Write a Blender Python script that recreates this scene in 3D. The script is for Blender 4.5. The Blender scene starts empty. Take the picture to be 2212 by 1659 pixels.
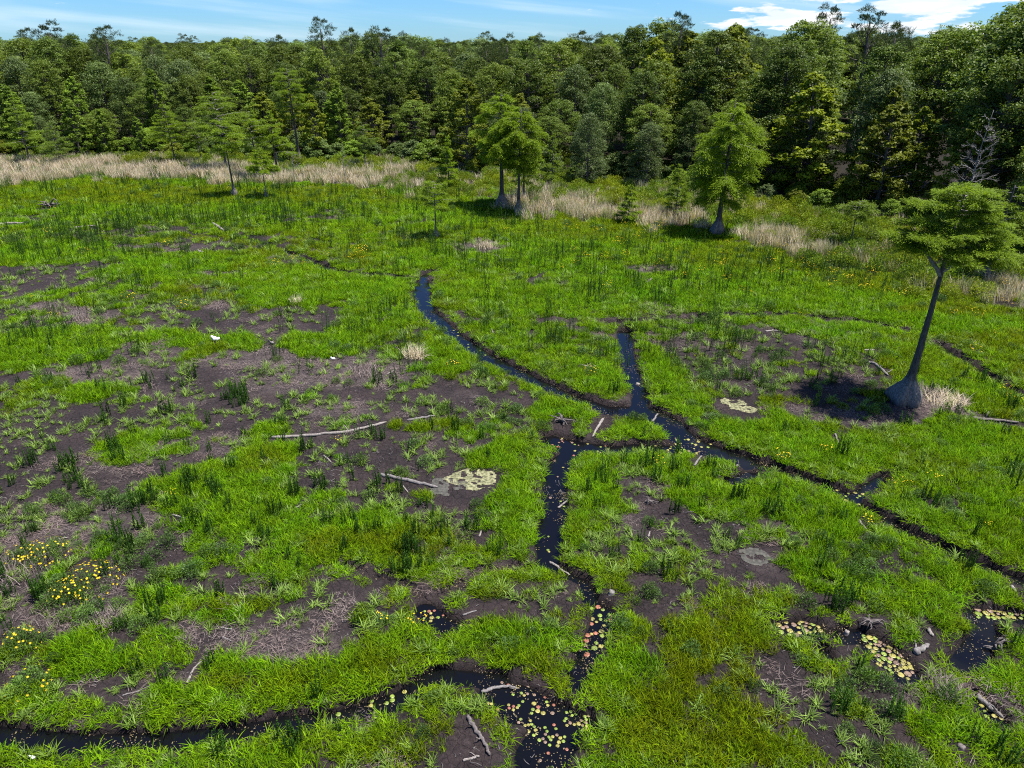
import bpy, math, random
import numpy as np
from mathutils import Vector

# ------------------------------------------------------------------ camera, sky, sun, exposure
SC = bpy.context.scene
COL = SC.collection
PITCH = math.radians(25.6)
CAM_H = 16.0
FPX = 1545.0          # focal length measured on a 2212 pixel wide copy of the photograph
SP, CP = math.sin(PITCH), math.cos(PITCH)

cd = bpy.data.cameras.new("camera")
cam = bpy.data.objects.new("camera", cd)
COL.objects.link(cam)
cam.location = (0, 0, CAM_H)
cam.rotation_euler = (math.pi / 2 - PITCH, 0, 0)
cd.sensor_fit = 'HORIZONTAL'
cd.sensor_width = 36.0
cd.lens = 36.0 * FPX / 2212.0
cd.clip_start = 0.1
cd.clip_end = 12000
SC.camera = cam

SUN_EL, SUN_AZ = math.radians(72), math.radians(94)     # azimuth clockwise from +Y
world = bpy.data.worlds.new("World")
SC.world = world
world.use_nodes = True
wn, wl = world.node_tree.nodes, world.node_tree.links
wn.clear()


def wnode(t, **kw):
    n = wn.new(t)
    for k, v in kw.items():
        setattr(n, k, v)
    return n


w_out = wnode('ShaderNodeOutputWorld')
w_bg = wnode('ShaderNodeBackground')
w_sky = wnode('ShaderNodeTexSky', sky_type='NISHITA', sun_disc=False)
w_sky.sun_elevation = SUN_EL
w_sky.sun_rotation = SUN_AZ
w_sky.altitude = 600
w_sky.air_density = 1.0
w_sky.dust_density = 0.2
w_sky.ozone_density = 3.0
w_bg.inputs['Strength'].default_value = 0.070
# clouds: thin streaks low over the horizon and a few heaped fair-weather ones, all in sky direction space
w_tc = wnode('ShaderNodeTexCoord')
w_sep = wnode('ShaderNodeSeparateXYZ')
wl.new(w_tc.outputs['Generated'], w_sep.inputs[0])


def wmath(op, a, b=None, c=None, clamp=False):
    n = wnode('ShaderNodeMath', operation=op, use_clamp=clamp)
    for i, v in enumerate((a, b, c)):
        if v is None:
            continue
        if isinstance(v, (int, float)):
            n.inputs[i].default_value = v
        else:
            wl.new(v, n.inputs[i])
    return n.outputs[0]


az = wmath('ARCTAN2', w_sep.outputs['X'], w_sep.outputs['Y'])
el = wmath('ARCSINE', w_sep.outputs['Z'])


def wcoord(sx, sy, ox, oy, skew=0.0):
    n = wnode('ShaderNodeCombineXYZ')
    wl.new(wmath('ADD', wmath('MULTIPLY', az, sx), ox), n.inputs[0])
    y = wmath('ADD', wmath('MULTIPLY', el, sy), oy)
    if skew:
        y = wmath('ADD', y, wmath('MULTIPLY', az, skew))
    wl.new(y, n.inputs[1])
    return n.outputs[0]


def wnoise(vec, scale, detail, rough):
    n = wnode('ShaderNodeTexNoise')
    n.inputs['Scale'].default_value = scale
    n.inputs['Detail'].default_value = detail
    n.inputs['Roughness'].default_value = rough
    wl.new(vec, n.inputs['Vector'])
    return n.outputs['Fac']


def wramp(v, a, b, lo=0.0, hi=1.0):
    n = wnode('ShaderNodeMapRange', interpolation_type='SMOOTHSTEP')
    n.inputs['From Min'].default_value = a
    n.inputs['From Max'].default_value = b
    n.inputs['To Min'].default_value = lo
    n.inputs['To Max'].default_value = hi
    wl.new(v, n.inputs['Value'])
    return n.outputs[0]


streak = wramp(wnoise(wcoord(2.2, 34.0, 4.1, 0.3, 3.0), 1.0, 4, 0.55), 0.46, 0.80, 0.0, 0.50)
heap_n = wnoise(wcoord(13.0, 62.0, 2.35, 1.1), 1.0, 6, 0.58)
heap_big = wramp(wnoise(wcoord(1.6, 5.0, 7.7, 0.0), 1.0, 1, 0.5), 0.40, 0.62)
bank_az = wramp(az, 0.20, 0.32)
bank_lo = wramp(el, 0.004, 0.014)
heap_amt = wmath('ADD', wmath('SUBTRACT', heap_n, wmath('MULTIPLY', wmath('SUBTRACT', 1.0, wramp(az, 0.0, 0.25)), 0.07)), wmath('MULTIPLY', wmath('MULTIPLY', bank_az, bank_lo), 0.17))
heap = wramp(heap_amt, 0.60, 0.70, 0.0, 0.95)
shade = wramp(wnoise(wcoord(17.0, 80.0, 5.0, 2.0), 1.0, 3, 0.5), 0.35, 0.65)
low = wramp(el, .10, .35, 1.0, 0.0)
streak = wmath('MULTIPLY', streak, low)
heap = wmath('MULTIPLY', heap, wramp(el, .25, .6, 1.0, 0.25))
w_mix1 = wnode('ShaderNodeMixRGB')
w_mix1.inputs['Color2'].default_value = (8.0, 9.0, 9.8, 1)
wl.new(streak, w_mix1.inputs['Fac'])
# the horizon of the photograph is a clean pale blue: tint the sky colour a little
w_tint = wnode('ShaderNodeMixRGB', blend_type='MULTIPLY')
w_tint.inputs['Fac'].default_value = 1.0
w_tint.inputs['Color2'].default_value = (0.44, 0.79, 1.26, 1)
wl.new(w_sky.outputs[0], w_tint.inputs['Color1'])
wl.new(w_tint.outputs[0], w_mix1.inputs['Color1'])
w_cc = wnode('ShaderNodeMixRGB')
w_cc.inputs['Color1'].default_value = (7.4, 8.0, 8.8, 1)
w_cc.inputs['Color2'].default_value = (9.8, 9.8, 9.8, 1)
wl.new(shade, w_cc.inputs['Fac'])
w_mix2 = wnode('ShaderNodeMixRGB')
wl.new(heap, w_mix2.inputs['Fac'])
wl.new(w_mix1.outputs[0], w_mix2.inputs['Color1'])
wl.new(w_cc.outputs[0], w_mix2.inputs['Color2'])
wl.new(w_mix2.outputs[0], w_bg.inputs['Color'])
wl.new(w_bg.outputs[0], w_out.inputs['Surface'])

sd = bpy.data.lights.new("sun", 'SUN')
sd.energy = 4.9
sd.angle = math.radians(0.53)
sd.color = (1.0, 0.96, 0.89)
sun = bpy.data.objects.new("sun", sd)
COL.objects.link(sun)
s_dir = Vector((math.cos(SUN_EL) * math.sin(SUN_AZ), math.cos(SUN_EL) * math.cos(SUN_AZ), math.sin(SUN_EL)))
sun.rotation_euler = s_dir.to_track_quat('Z', 'Y').to_euler()
sun.location = (30, 0, 60)

SC.render.engine = 'CYCLES'
SC.view_settings.view_transform = 'Standard'
SC.view_settings.look = 'None'
SC.view_settings.gamma = 1.0
SC.view_settings.use_curve_mapping = False
SC.view_settings.exposure = 0.85
SC.cycles.max_bounces = 5
SC.cycles.diffuse_bounces = 3
SC.cycles.transmission_bounces = 3
SC.cycles.glossy_bounces = 2
SC.cycles.transparent_max_bounces = 4
SC.cycles.caustics_reflective = False
SC.cycles.caustics_refractive = False
SC.cycles.use_denoising = False
SC.render.filter_size = 1.1 if hasattr(SC.render, 'filter_size') else 1.5
SC.cycles.filter_width = 1.1

rng = np.random.default_rng(7)
RND = random.Random(11)


# ------------------------------------------------------------------ measuring: pixel of the 2212 wide photograph -> place in the world
def G(u, v, z=0.0):
    a = (u - 1106.0) / FPX
    b = -(v - 829.5) / FPX
    dx, dy, dz = a, CP + b * SP, -SP + b * CP
    t = (z - CAM_H) / dz
    return np.array([dx * t, dy * t, z])


def depth_of(p):
    return p[1] * CP - (p[2] - CAM_H) * SP


def px_per_m(p):
    return FPX / depth_of(p)


def height_to(p, v):
    """height of a vertical thing standing at p whose top is seen on image row v"""
    b = -(v - 829.5) / FPX
    y = p[1]
    return CAM_H + (b * y * CP - y * SP) / (CP + b * SP)


def proj(x, y, z=0.0):
    d = y * CP - (z - CAM_H) * SP
    return 1106 + FPX * x / d, 829.5 - FPX * (y * SP + (z - CAM_H) * CP) / d


# ------------------------------------------------------------------ noise
def _hash(ix, iy, s):
    h = (ix.astype(np.int64) * 374761393 + iy.astype(np.int64) * 668265263 + s * 974711) & 0x7fffffff
    h = ((h ^ (h >> 13)) * 1274126177) & 0x7fffffff
    return ((h ^ (h >> 16)) & 0xffff) / 65535.0


def vnoise(x, y, s=0):
    ix, iy = np.floor(x), np.floor(y)
    fx, fy = x - ix, y - iy
    fx, fy = fx * fx * (3 - 2 * fx), fy * fy * (3 - 2 * fy)
    a, b = _hash(ix, iy, s), _hash(ix + 1, iy, s)
    c, d = _hash(ix, iy + 1, s), _hash(ix + 1, iy + 1, s)
    return (a + (b - a) * fx) * (1 - fy) + (c + (d - c) * fx) * fy


def fbm(x, y, s=0, octv=3):
    t, amp, tot = 0.0, 1.0, 0.0
    for k in range(octv):
        t = t + amp * vnoise(x * 2 ** k + 17.3 * k, y * 2 ** k - 9.1 * k, s + k)
        tot += amp
        amp *= 0.5
    return t / tot


def sstep(a, b, x):
    t = np.clip((x - a) / (b - a), 0, 1)
    return t * t * (3 - 2 * t)


# ------------------------------------------------------------------ the marsh, mapped
EDGE_PX = [(-700, 345), (-350, 342), (0, 336), (300, 330), (600, 336), (900, 345), (1000, 358), (1200, 374), (1400, 392), (1650, 428), (1900, 468), (2212, 545), (2600, 640)]
_e = np.array([G(u, v)[:2] for u, v in EDGE_PX])


def edge_y(x):
    return np.interp(x, _e[:, 0], _e[:, 1])


# channels: (half width m, depth m, wet?, points)
CHANNELS = [
    (0.16, 0.34, [(520, 505), (595, 530), (640, 548), (690, 568), (712, 580)]),
    (0.30, 0.46, [(692, 571), (706, 578)]),
    (0.17, 0.34, [(712, 580), (740, 586), (800, 593), (878, 598)]),
    (0.20, 0.36, [(935, 583), (916, 590), (914, 606)]),
    (0.40, 0.52, [(914, 606), (908, 632), (924, 672), (960, 700), (1000, 735), (1045, 765)]),
    (0.42, 0.52, [(1045, 765), (1110, 796), (1165, 825), (1235, 853), (1310, 878), (1375, 886)]),
    (0.62, 0.56, [(1350, 884), (1400, 888), (1440, 907), (1480, 943), (1530, 965), (1600, 987)]),
    (0.40, 0.52, [(1600, 987), (1690, 1011), (1770, 1040), (1830, 1065), (1855, 1085)]),
    (0.36, 0.46, [(1855, 1085), (1900, 1107), (2000, 1161), (2100, 1206), (2212, 1252), (2330, 1300)]),
    (0.24, 0.40, [(1850, 1066), (1880, 1044), (1915, 1022)]),
    (0.30, 0.50, [(1350, 712), (1352, 745), (1358, 780), (1368, 815), (1385, 850), (1380, 884)]),
    (0.18, 0.30, [(1300, 693), (1350, 692), (1440, 688), (1545, 680)]),
    (0.14, 0.26, [(1545, 680), (1700, 679), (1860, 694), (1960, 712)]),
    (0.22, 0.16, [(1312, 884), (1302, 915), (1285, 938), (1270, 950)]),
    (0.62, 0.42, [(1195, 946), (1250, 958), (1300, 965)]),
    (0.42, 0.40, [(1300, 965), (1390, 962), (1480, 966), (1520, 962)]),
    (0.42, 0.46, [(1250, 965), (1212, 992)]),
    (0.50, 0.54, [(1212, 992), (1196, 1040), (1196, 1100), (1186, 1160), (1180, 1210)]),
    (0.26, 0.38, [(1180, 1208), (1228, 1235), (1262, 1250)]),
    (0.24, 0.50, [(1270, 1265), (1276, 1292), (1300, 1312)]),
    (0.34, 0.50, [(1300, 1312), (1300, 1345), (1275, 1392), (1262, 1430), (1245, 1470)]),
    (0.80, 0.56, [(1118, 1505), (1160, 1525), (1205, 1555), (1185, 1600), (1165, 1628)]),
    (0.45, 0.50, [(1060, 1490), (1110, 1500)]),
    (0.34, 0.46, [(1225, 1560), (1265, 1555)]),
    (0.20, 0.36, [(1165, 1640), (1170, 1680), (1160, 1760)]),
    (0.42, 0.34, [(1080, 1462), (1010, 1455), (950, 1452), (905, 1475)]),
    (0.36, 0.50, [(905, 1478), (860, 1505), (800, 1522), (720, 1546), (600, 1558), (500, 1577), (380, 1588), (270, 1592), (180, 1602), (100, 1590), (-60, 1578)]),
    (0.16, 0.16, [(740, 1213), (800, 1236), (870, 1256), (915, 1290)]),
    (0.42, 0.44, [(918, 1310), (940, 1335), (975, 1350)]),
    (0.20, 0.16, [(940, 1290), (985, 1265), (1050, 1228), (1120, 1220)]),
    (0.40, 0.48, [(1690, 1352), (1740, 1350), (1765, 1358)]),
    (0.34, 0.50, [(1815, 1368), (1860, 1362), (1895, 1382), (1950, 1425)]),
    (0.50, 0.44, [(1900, 1400), (1950, 1440), (1965, 1455)]),
    (0.24, 0.42, [(1775, 1395), (1788, 1415)]),
    (0.30, 0.44, [(2105, 1318), (2180, 1325), (2290, 1340)]),
    (0.42, 0.40, [(2120, 1330), (2135, 1370), (2110, 1400), (2080, 1430)]),
    (0.30, 0.46, [(2115, 1500), (2140, 1530), (2160, 1545)]),
    (0.26, 0.30, [(2030, 742), (2110, 792), (2170, 830), (2260, 880)]),
    (0.36, 0.50, [(1585, 1035), (1625, 1022)]),
    (0.20, 0.16, [(0, 469), (60, 466), (98, 462)]),
]

# strokes on the ground: kind, u, v, ru, rv, strength
S = []


def st(kind, *rows):
    for r in rows:
        u, v, ru, rv = r[:4]
        S.append((kind, u, v, ru, rv, r[4] if len(r) > 4 else 1.0))


# broad regions first
st('O', (420, 425, 420, 22, .7), (150, 400, 200, 16, .6), (1750, 560, 420, 40, .6), (1250, 490, 300, 30, .5), (2100, 680, 160, 60, .6), (1980, 620, 150, 40, .6))
st('L', (180, 470, 200, 26, .8), (420, 455, 160, 14, .7), (1100, 560, 320, 40, .7), (760, 470, 300, 30, .5), (1150, 640, 220, 40, .8), (1500, 610, 250, 30, .8),
   (1800, 650, 160, 26, .9), (450, 560, 160, 14, .7), (620, 600, 190, 26, .8), (830, 655, 90, 60, .9), (760, 720, 90, 40, .6))
st('m', (1620, 770, 260, 90, .8), (1330, 1090, 130, 80, .8), (1600, 1130, 190, 90, .55), (1640, 1200, 170, 60, .6), (1420, 1210, 120, 60, .4),
   (1700, 1480, 190, 90, .8), (1880, 1560, 130, 70, .7), (1000, 1140, 190, 90, .6), (840, 1080, 150, 70, .7), (600, 1240, 180, 60, .8), (800, 1380, 120, 70, .8),
   (700, 1290, 80, 40, .7), (1090, 1290, 130, 60, .5), (1060, 720, 120, 40, .4), (1180, 600, 120, 20, .5), (1280, 790, 120, 30, .6), (1100, 690, 100, 20, .5),
   (150, 700, 170, 60, .5), (60, 640, 70, 30, .6), (640, 560, 200, 14, .3), (330, 480, 240, 22, .5), (80, 480, 100, 12, .5), (700, 470, 150, 14, .5), (1990, 1330, 160, 60, .3), (1500, 1480, 120, 100, .2), (2000, 960, 140, 30, .5), (1040, 1620, 60, 40, .5), (760, 1630, 160, 40, .5), (130, 1640, 130, 30, .6))
st('M', (150, 592, 150, 30), (70, 612, 100, 24), (240, 585, 60, 20), (560, 688, 200, 44), (430, 745, 220, 62), (640, 720, 110, 60), (300, 800, 180, 50),
   (100, 905, 170, 56), (230, 985, 260, 66), (60, 1010, 110, 56), (620, 825, 160, 66), (850, 855, 170, 44), (700, 890, 170, 38), (900, 905, 140, 60),
   (720, 1015, 120, 56), (560, 920, 120, 50), (120, 1135, 180, 62), (350, 1140, 130, 42), (330, 1225, 130, 56), (560, 1185, 80, 36), (420, 1375, 180, 92),
   (300, 1470, 130, 54), (600, 1385, 150, 56), (500, 1310, 140, 40), (330, 500, 110, 13), (80, 470, 60, 7), (480, 534, 80, 10), (430, 1240, 120, 40),
   (1560, 772, 110, 42), (1500, 742, 70, 24), (1830, 850, 110, 36), (1680, 740, 90, 22), (1700, 830, 110, 30, .8), (1810, 900, 100, 24, .8),
   (1360, 1060, 80, 40, .9), (1400, 1100, 60, 30, .8), (1520, 1130, 110, 50, .6), (1560, 1220, 100, 30, .6), (1650, 1200, 40, 26), (1050, 850, 90, 30, .7), (1720, 1480, 110, 50, .8),
   (1640, 1420, 80, 40, .7), (1830, 1590, 90, 50, .7), (860, 1000, 70, 40, .9), (960, 1000, 80, 30, .8), (430, 655, 80, 12), (1200, 690, 60, 8, .8), (980, 800, 60, 14, .8), (70, 710, 70, 14, .8), (560, 660, 120, 8), (880, 1150, 50, 26, .7), (1180, 610, 60, 8, .8),
   (20, 1180, 80, 30), (1090, 1222, 60, 22, .8), (640, 520, 80, 6, .8), (900, 480, 60, 7, .8), (1010, 700, 60, 10, .7), (1950, 900, 90, 20, .8), (2020, 860, 60, 24, .9))
st('L', (190, 846, 66, 28), (478, 755, 80, 32), (520, 775, 40, 18), (340, 962, 110, 34), (300, 985, 70, 22), (470, 1085, 170, 80), (530, 1120, 120, 60), (560, 1000, 62, 56), (560, 960, 50, 40),
   (690, 750, 80, 28), (400, 1310, 140, 22), (340, 1290, 70, 20), (480, 1330, 70, 20), (250, 735, 200, 26), (120, 770, 140, 22), (60, 750, 90, 40), (100, 550, 160, 26), (390, 585, 150, 26), (620, 640, 150, 26), (830, 620, 90, 40),
   (1130, 1060, 90, 120), (1270, 1050, 70, 80), (1150, 1180, 60, 50), (1390, 930, 90, 34), (1380, 965, 80, 12), (1480, 1000, 120, 36), (1620, 1070, 140, 50), (1740, 1090, 120, 50),
   (1080, 1010, 80, 40, .9), (1330, 830, 70, 26), (1260, 800, 60, 22), (1420, 810, 60, 60), (1480, 880, 70, 40), (1600, 930, 180, 40), (1750, 970, 150, 50), (1500, 720, 90, 18, .6),
   (2050, 780, 120, 34), (2080, 850, 90, 40), (2000, 700, 200, 24), (1960, 1040, 100, 30), (2100, 1100, 140, 70), (1930, 1180, 140, 70), (2080, 1280, 150, 60), (1820, 1230, 120, 50),
   (700, 1440, 300, 40), (900, 1400, 110, 40), (1100, 1400, 190, 60), (560, 1500, 320, 30), (230, 1540, 260, 24), (320, 1420, 110, 60, .6), (230, 1400, 120, 60), (1340, 1450, 90, 60), (1400, 1600, 200, 90), (1250, 900, 90, 40), (1130, 1120, 70, 50),
   (640, 1200, 140, 60, .6), (760, 1160, 110, 60), (840, 1240, 120, 30, .7), (950, 1460, 120, 30), (120, 1630, 200, 28), (560, 1610, 280, 36), (2080, 1560, 130, 60), (2100, 960, 150, 60), (1990, 900, 120, 30, .4), (1150, 760, 120, 60, .5), (1080, 730, 60, 40, .8), (980, 760, 60, 50, .7))
st('O', (1480, 1580, 200, 90), (1560, 1380, 130, 50, .7), (720, 1480, 320, 26, .8), (880, 1440, 120, 40, .9), (1100, 1430, 180, 26, .9), (560, 1000, 50, 30, .6), (720, 1180, 100, 40, .8), (450, 755, 50, 16, .6), (740, 1600, 200, 40, .6), (920, 920, 130, 14, .7), (860, 1180, 120, 30, .6), (480, 1310, 120, 14, .8), (1280, 1590, 60, 40, .9), (2060, 790, 120, 30, .6), (1960, 1060, 100, 30, .5), (1980, 870, 180, 30, .4), (1640, 1330, 120, 40, .6), (2140, 1180, 100, 50, .4))
st('T', (200, 810, 110, 26), (760, 800, 110, 30), (560, 780, 120, 24), (620, 820, 130, 28), (840, 800, 60, 24), (740, 885, 90, 20), (300, 760, 90, 18, .7), (180, 680, 90, 14), (100, 665, 60, 10), (440, 660, 70, 8),
   (230, 1130, 130, 40, .8), (100, 1170, 140, 36, .9), (640, 1400, 120, 40, .9), (560, 1380, 60, 30, .7), (30, 1225, 90, 46), (180, 1320, 100, 50, .8), (60, 1310, 80, 50, .6), (700, 1330, 60, 20, .6), (1900, 900, 150, 22, .7), (2030, 880, 80, 30, .9), (1400, 580, 60, 8, .7), (1500, 740, 40, 20, .5), (480, 590, 60, 8, .7), (330, 535, 120, 8, .6), (660, 470, 90, 9, .5), (430, 960, 120, 24, .6), (1040, 535, 60, 16, .8), (300, 720, 60, 20, .5), (250, 1000, 160, 30, .35), (2090, 1500, 60, 40, .6), (1980, 1520, 70, 30, .7))
st('N', (150, 362, 320, 20), (380, 368, 190, 18), (60, 375, 160, 22), (250, 352, 120, 10), (570, 386, 100, 12, .8), (700, 382, 80, 16), (760, 388, 50, 12), (860, 380, 100, 24, .8), (900, 398, 60, 14, .7), (1230, 440, 130, 30, .75), (1180, 420, 70, 18, .6),
   (1290, 460, 80, 16), (1440, 468, 90, 26, .7), (1700, 520, 100, 18), (1640, 470, 60, 12, .5), (1960, 560, 80, 16, .5), (2160, 640, 90, 40, .8), (2200, 600, 60, 24, .6), (1780, 550, 60, 14, .8), (1550, 455, 60, 20, .4))
st('B', (560, 340, 300, 14), (800, 352, 200, 18), (1000, 395, 130, 34), (960, 380, 90, 20), (1340, 425, 120, 26, .8), (1560, 440, 160, 30, .8), (1760, 480, 180, 36), (1950, 520, 180, 40), (2150, 580, 120, 40, .8), (1180, 400, 90, 22, .6), (430, 350, 150, 12, .8), (1440, 430, 90, 26, .6), (1900, 570, 120, 26, .8), (1290, 420, 80, 18, .7), (2050, 620, 100, 30, .5))
st('S', (150, 1055, 62, 26), (420, 1090, 110, 56, .8), (840, 915, 26, 12), (510, 870, 40, 20), (400, 960, 80, 24, .6), (1150, 730, 110, 60, .5), (1530, 770, 130, 60, .6), (1700, 780, 120, 60, .5), (2000, 590, 170, 26, .9), (2120, 600, 80, 30, .8), (1640, 590, 200, 30, .5), (1900, 600, 130, 26, .7),
   (620, 460, 240, 30, .6), (330, 480, 200, 30, .5), (960, 540, 160, 40, .5), (1180, 560, 120, 40, .5), (1340, 610, 120, 40, .5), (110, 545, 130, 26, .7), (60, 740, 60, 50, .6), (900, 1180, 60, 70, .6), (780, 1090, 80, 60, .5), (1470, 1010, 90, 30, .4), (2160, 850, 60, 60, .5), (1890, 790, 60, 24, .6), (2180, 1040, 50, 60, .6), (960, 1190, 90, 60, .6), (620, 1270, 40, 20, .8), (120, 1000, 120, 50, .3), (330, 1185, 80, 40, .5), (1860, 1500, 70, 60, .6), (510, 1350, 30, 16, .8), (600, 1350, 40, 24, .6), (860, 700, 120, 60, .4))
st('H', (280, 1190, 110, 46), (400, 1230, 70, 40, .9), (170, 1090, 110, 26), (2040, 1090, 110, 34, .8), (1900, 1210, 130, 40, .8), (2000, 1180, 60, 30, .5), (1900, 850, 50, 26), (1860, 880, 60, 26, .8), (100, 1330, 130, 60, .8), (260, 1370, 60, 50), (30, 1480, 80, 60, .7), (1880, 430, 60, 20, .4), (1020, 720, 140, 40, .3), (1100, 1380, 60, 40, .5), (900, 1520, 90, 40, .5), (1240, 740, 90, 40, .4), (1560, 760, 160, 60, .35), (250, 500, 130, 30, .4), (520, 620, 120, 20, .3), (1530, 900, 60, 40, .5), (1380, 900, 60, 20, .4), (1990, 420, 60, 20, .4), (480, 1190, 50, 40, .6))
st('F', (1500, 560, 260, 40, .8), (1300, 500, 160, 22, .6), (1700, 600, 200, 34, .9), (1860, 560, 160, 26, .9), (2080, 650, 150, 50, 1), (2150, 740, 80, 60, 1), (1980, 1050, 70, 24, 1), (2120, 1100, 60, 40, .6), (1660, 1140, 40, 30, .6), (1380, 820, 40, 24, .4), (780, 560, 160, 20, .5), (430, 420, 160, 10, .6), (2170, 850, 50, 60, .8), (1700, 980, 70, 40, .4), (870, 1340, 40, 30, .5), (1900, 1120, 30, 30, .7))

KIND = {   # cov, star, spike, herb, thatch, tan, flow, hue, bush
    'M': dict(cov=.08, star=.34, spike=.13, herb=.06, flow=0, bush=0, tan=0),
    'm': dict(cov=.30, star=.70, spike=.22, herb=.22),
    'L': dict(cov=.98, star=.22, herb=.05, hue=.72, thatch=0),
    'O': dict(cov=.95, star=.12, hue=.08, thatch=0),
    'T': dict(thatch=.75, cov=.10, star=.34),
    'S': dict(spike=1.0),
    'F': dict(flow=1.0),
    'H': dict(herb=1.0, cov=.35),
    'N': dict(tan=1.0, cov=.5, star=.1, spike=.12),
    'B': dict(bush=1.0, tan=.12, cov=.5, spike=.05),
}
FK = ['cov', 'star', 'spike', 'herb', 'thatch', 'tan', 'flow', 'hue', 'bush']


# how much of the ground the grass covers (tenths), read along the photograph: columns every 158 px from 79, rows every 60 px from 410
COVER = '''
88888888888888
77767778888888
66566677788888
22765676778888
55445666778888
54212565665678
63112456644568
43111334644457
22111123576457
12432123577777
12253234566766
12474346744656
12374335633576
12343334433577
24333344434577
34533344355456
44223455465454
43223576463345
53344654574345
66665553474455
55665443475446
'''
COVER = np.array([[int(q) for q in row] for row in COVER.split()], float) / 10.0


def cover_at(u, v):
    i = np.clip((v - 410) / 60.0, 0, COVER.shape[0] - 1.001)
    j = np.clip((u - 79) / 158.0, 0, COVER.shape[1] - 1.001)
    i0, j0 = i.astype(int), j.astype(int)
    a, b = i - i0, j - j0
    return (COVER[i0, j0] * (1 - a) + COVER[i0 + 1, j0] * a) * (1 - b) + (COVER[i0, j0 + 1] * (1 - a) + COVER[i0 + 1, j0 + 1] * a) * b


def channel_dist(x, y, nz):
    """signed nearness to the channels: t = distance / half width of the nearest one, z profile, wetness"""
    tmin = np.full(x.shape, 99.0)
    dmin = np.full(x.shape, 99.0)
    z = np.zeros(x.shape)
    for hw, dep, pts in CHANNELS:
        P = np.array([G(u, v)[:2] for u, v in pts])
        x0, y0 = P.min(0) - hw - 2.5
        x1, y1 = P.max(0) + hw + 2.5
        m = np.nonzero((x > x0) & (x < x1) & (y > y0) & (y < y1))[0]
        if len(m) == 0:
            continue
        px, py = x[m], y[m]
        d = np.full(px.shape, 99.0)
        for a, b in zip(P[:-1], P[1:]):
            ab = b - a
            s = np.clip(((px - a[0]) * ab[0] + (py - a[1]) * ab[1]) / (ab @ ab), 0, 1)
            d = np.minimum(d, np.hypot(px - a[0] - s * ab[0], py - a[1] - s * ab[1]))
        w = hw * (0.72 + 0.75 * nz[m]) * np.interp(py, [16, 24, 36, 60], [.72, .8, 1.1, 1.35])
        t = d / w
        zz = -dep * (1 - sstep(0.70, 1.0 + 0.22 / (w + 0.15), t))
        z[m] = np.minimum(z[m], zz)
        tmin[m] = np.minimum(tmin[m], t)
        dmin[m] = np.minimum(dmin[m], d - w)
    return tmin, dmin, z


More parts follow.
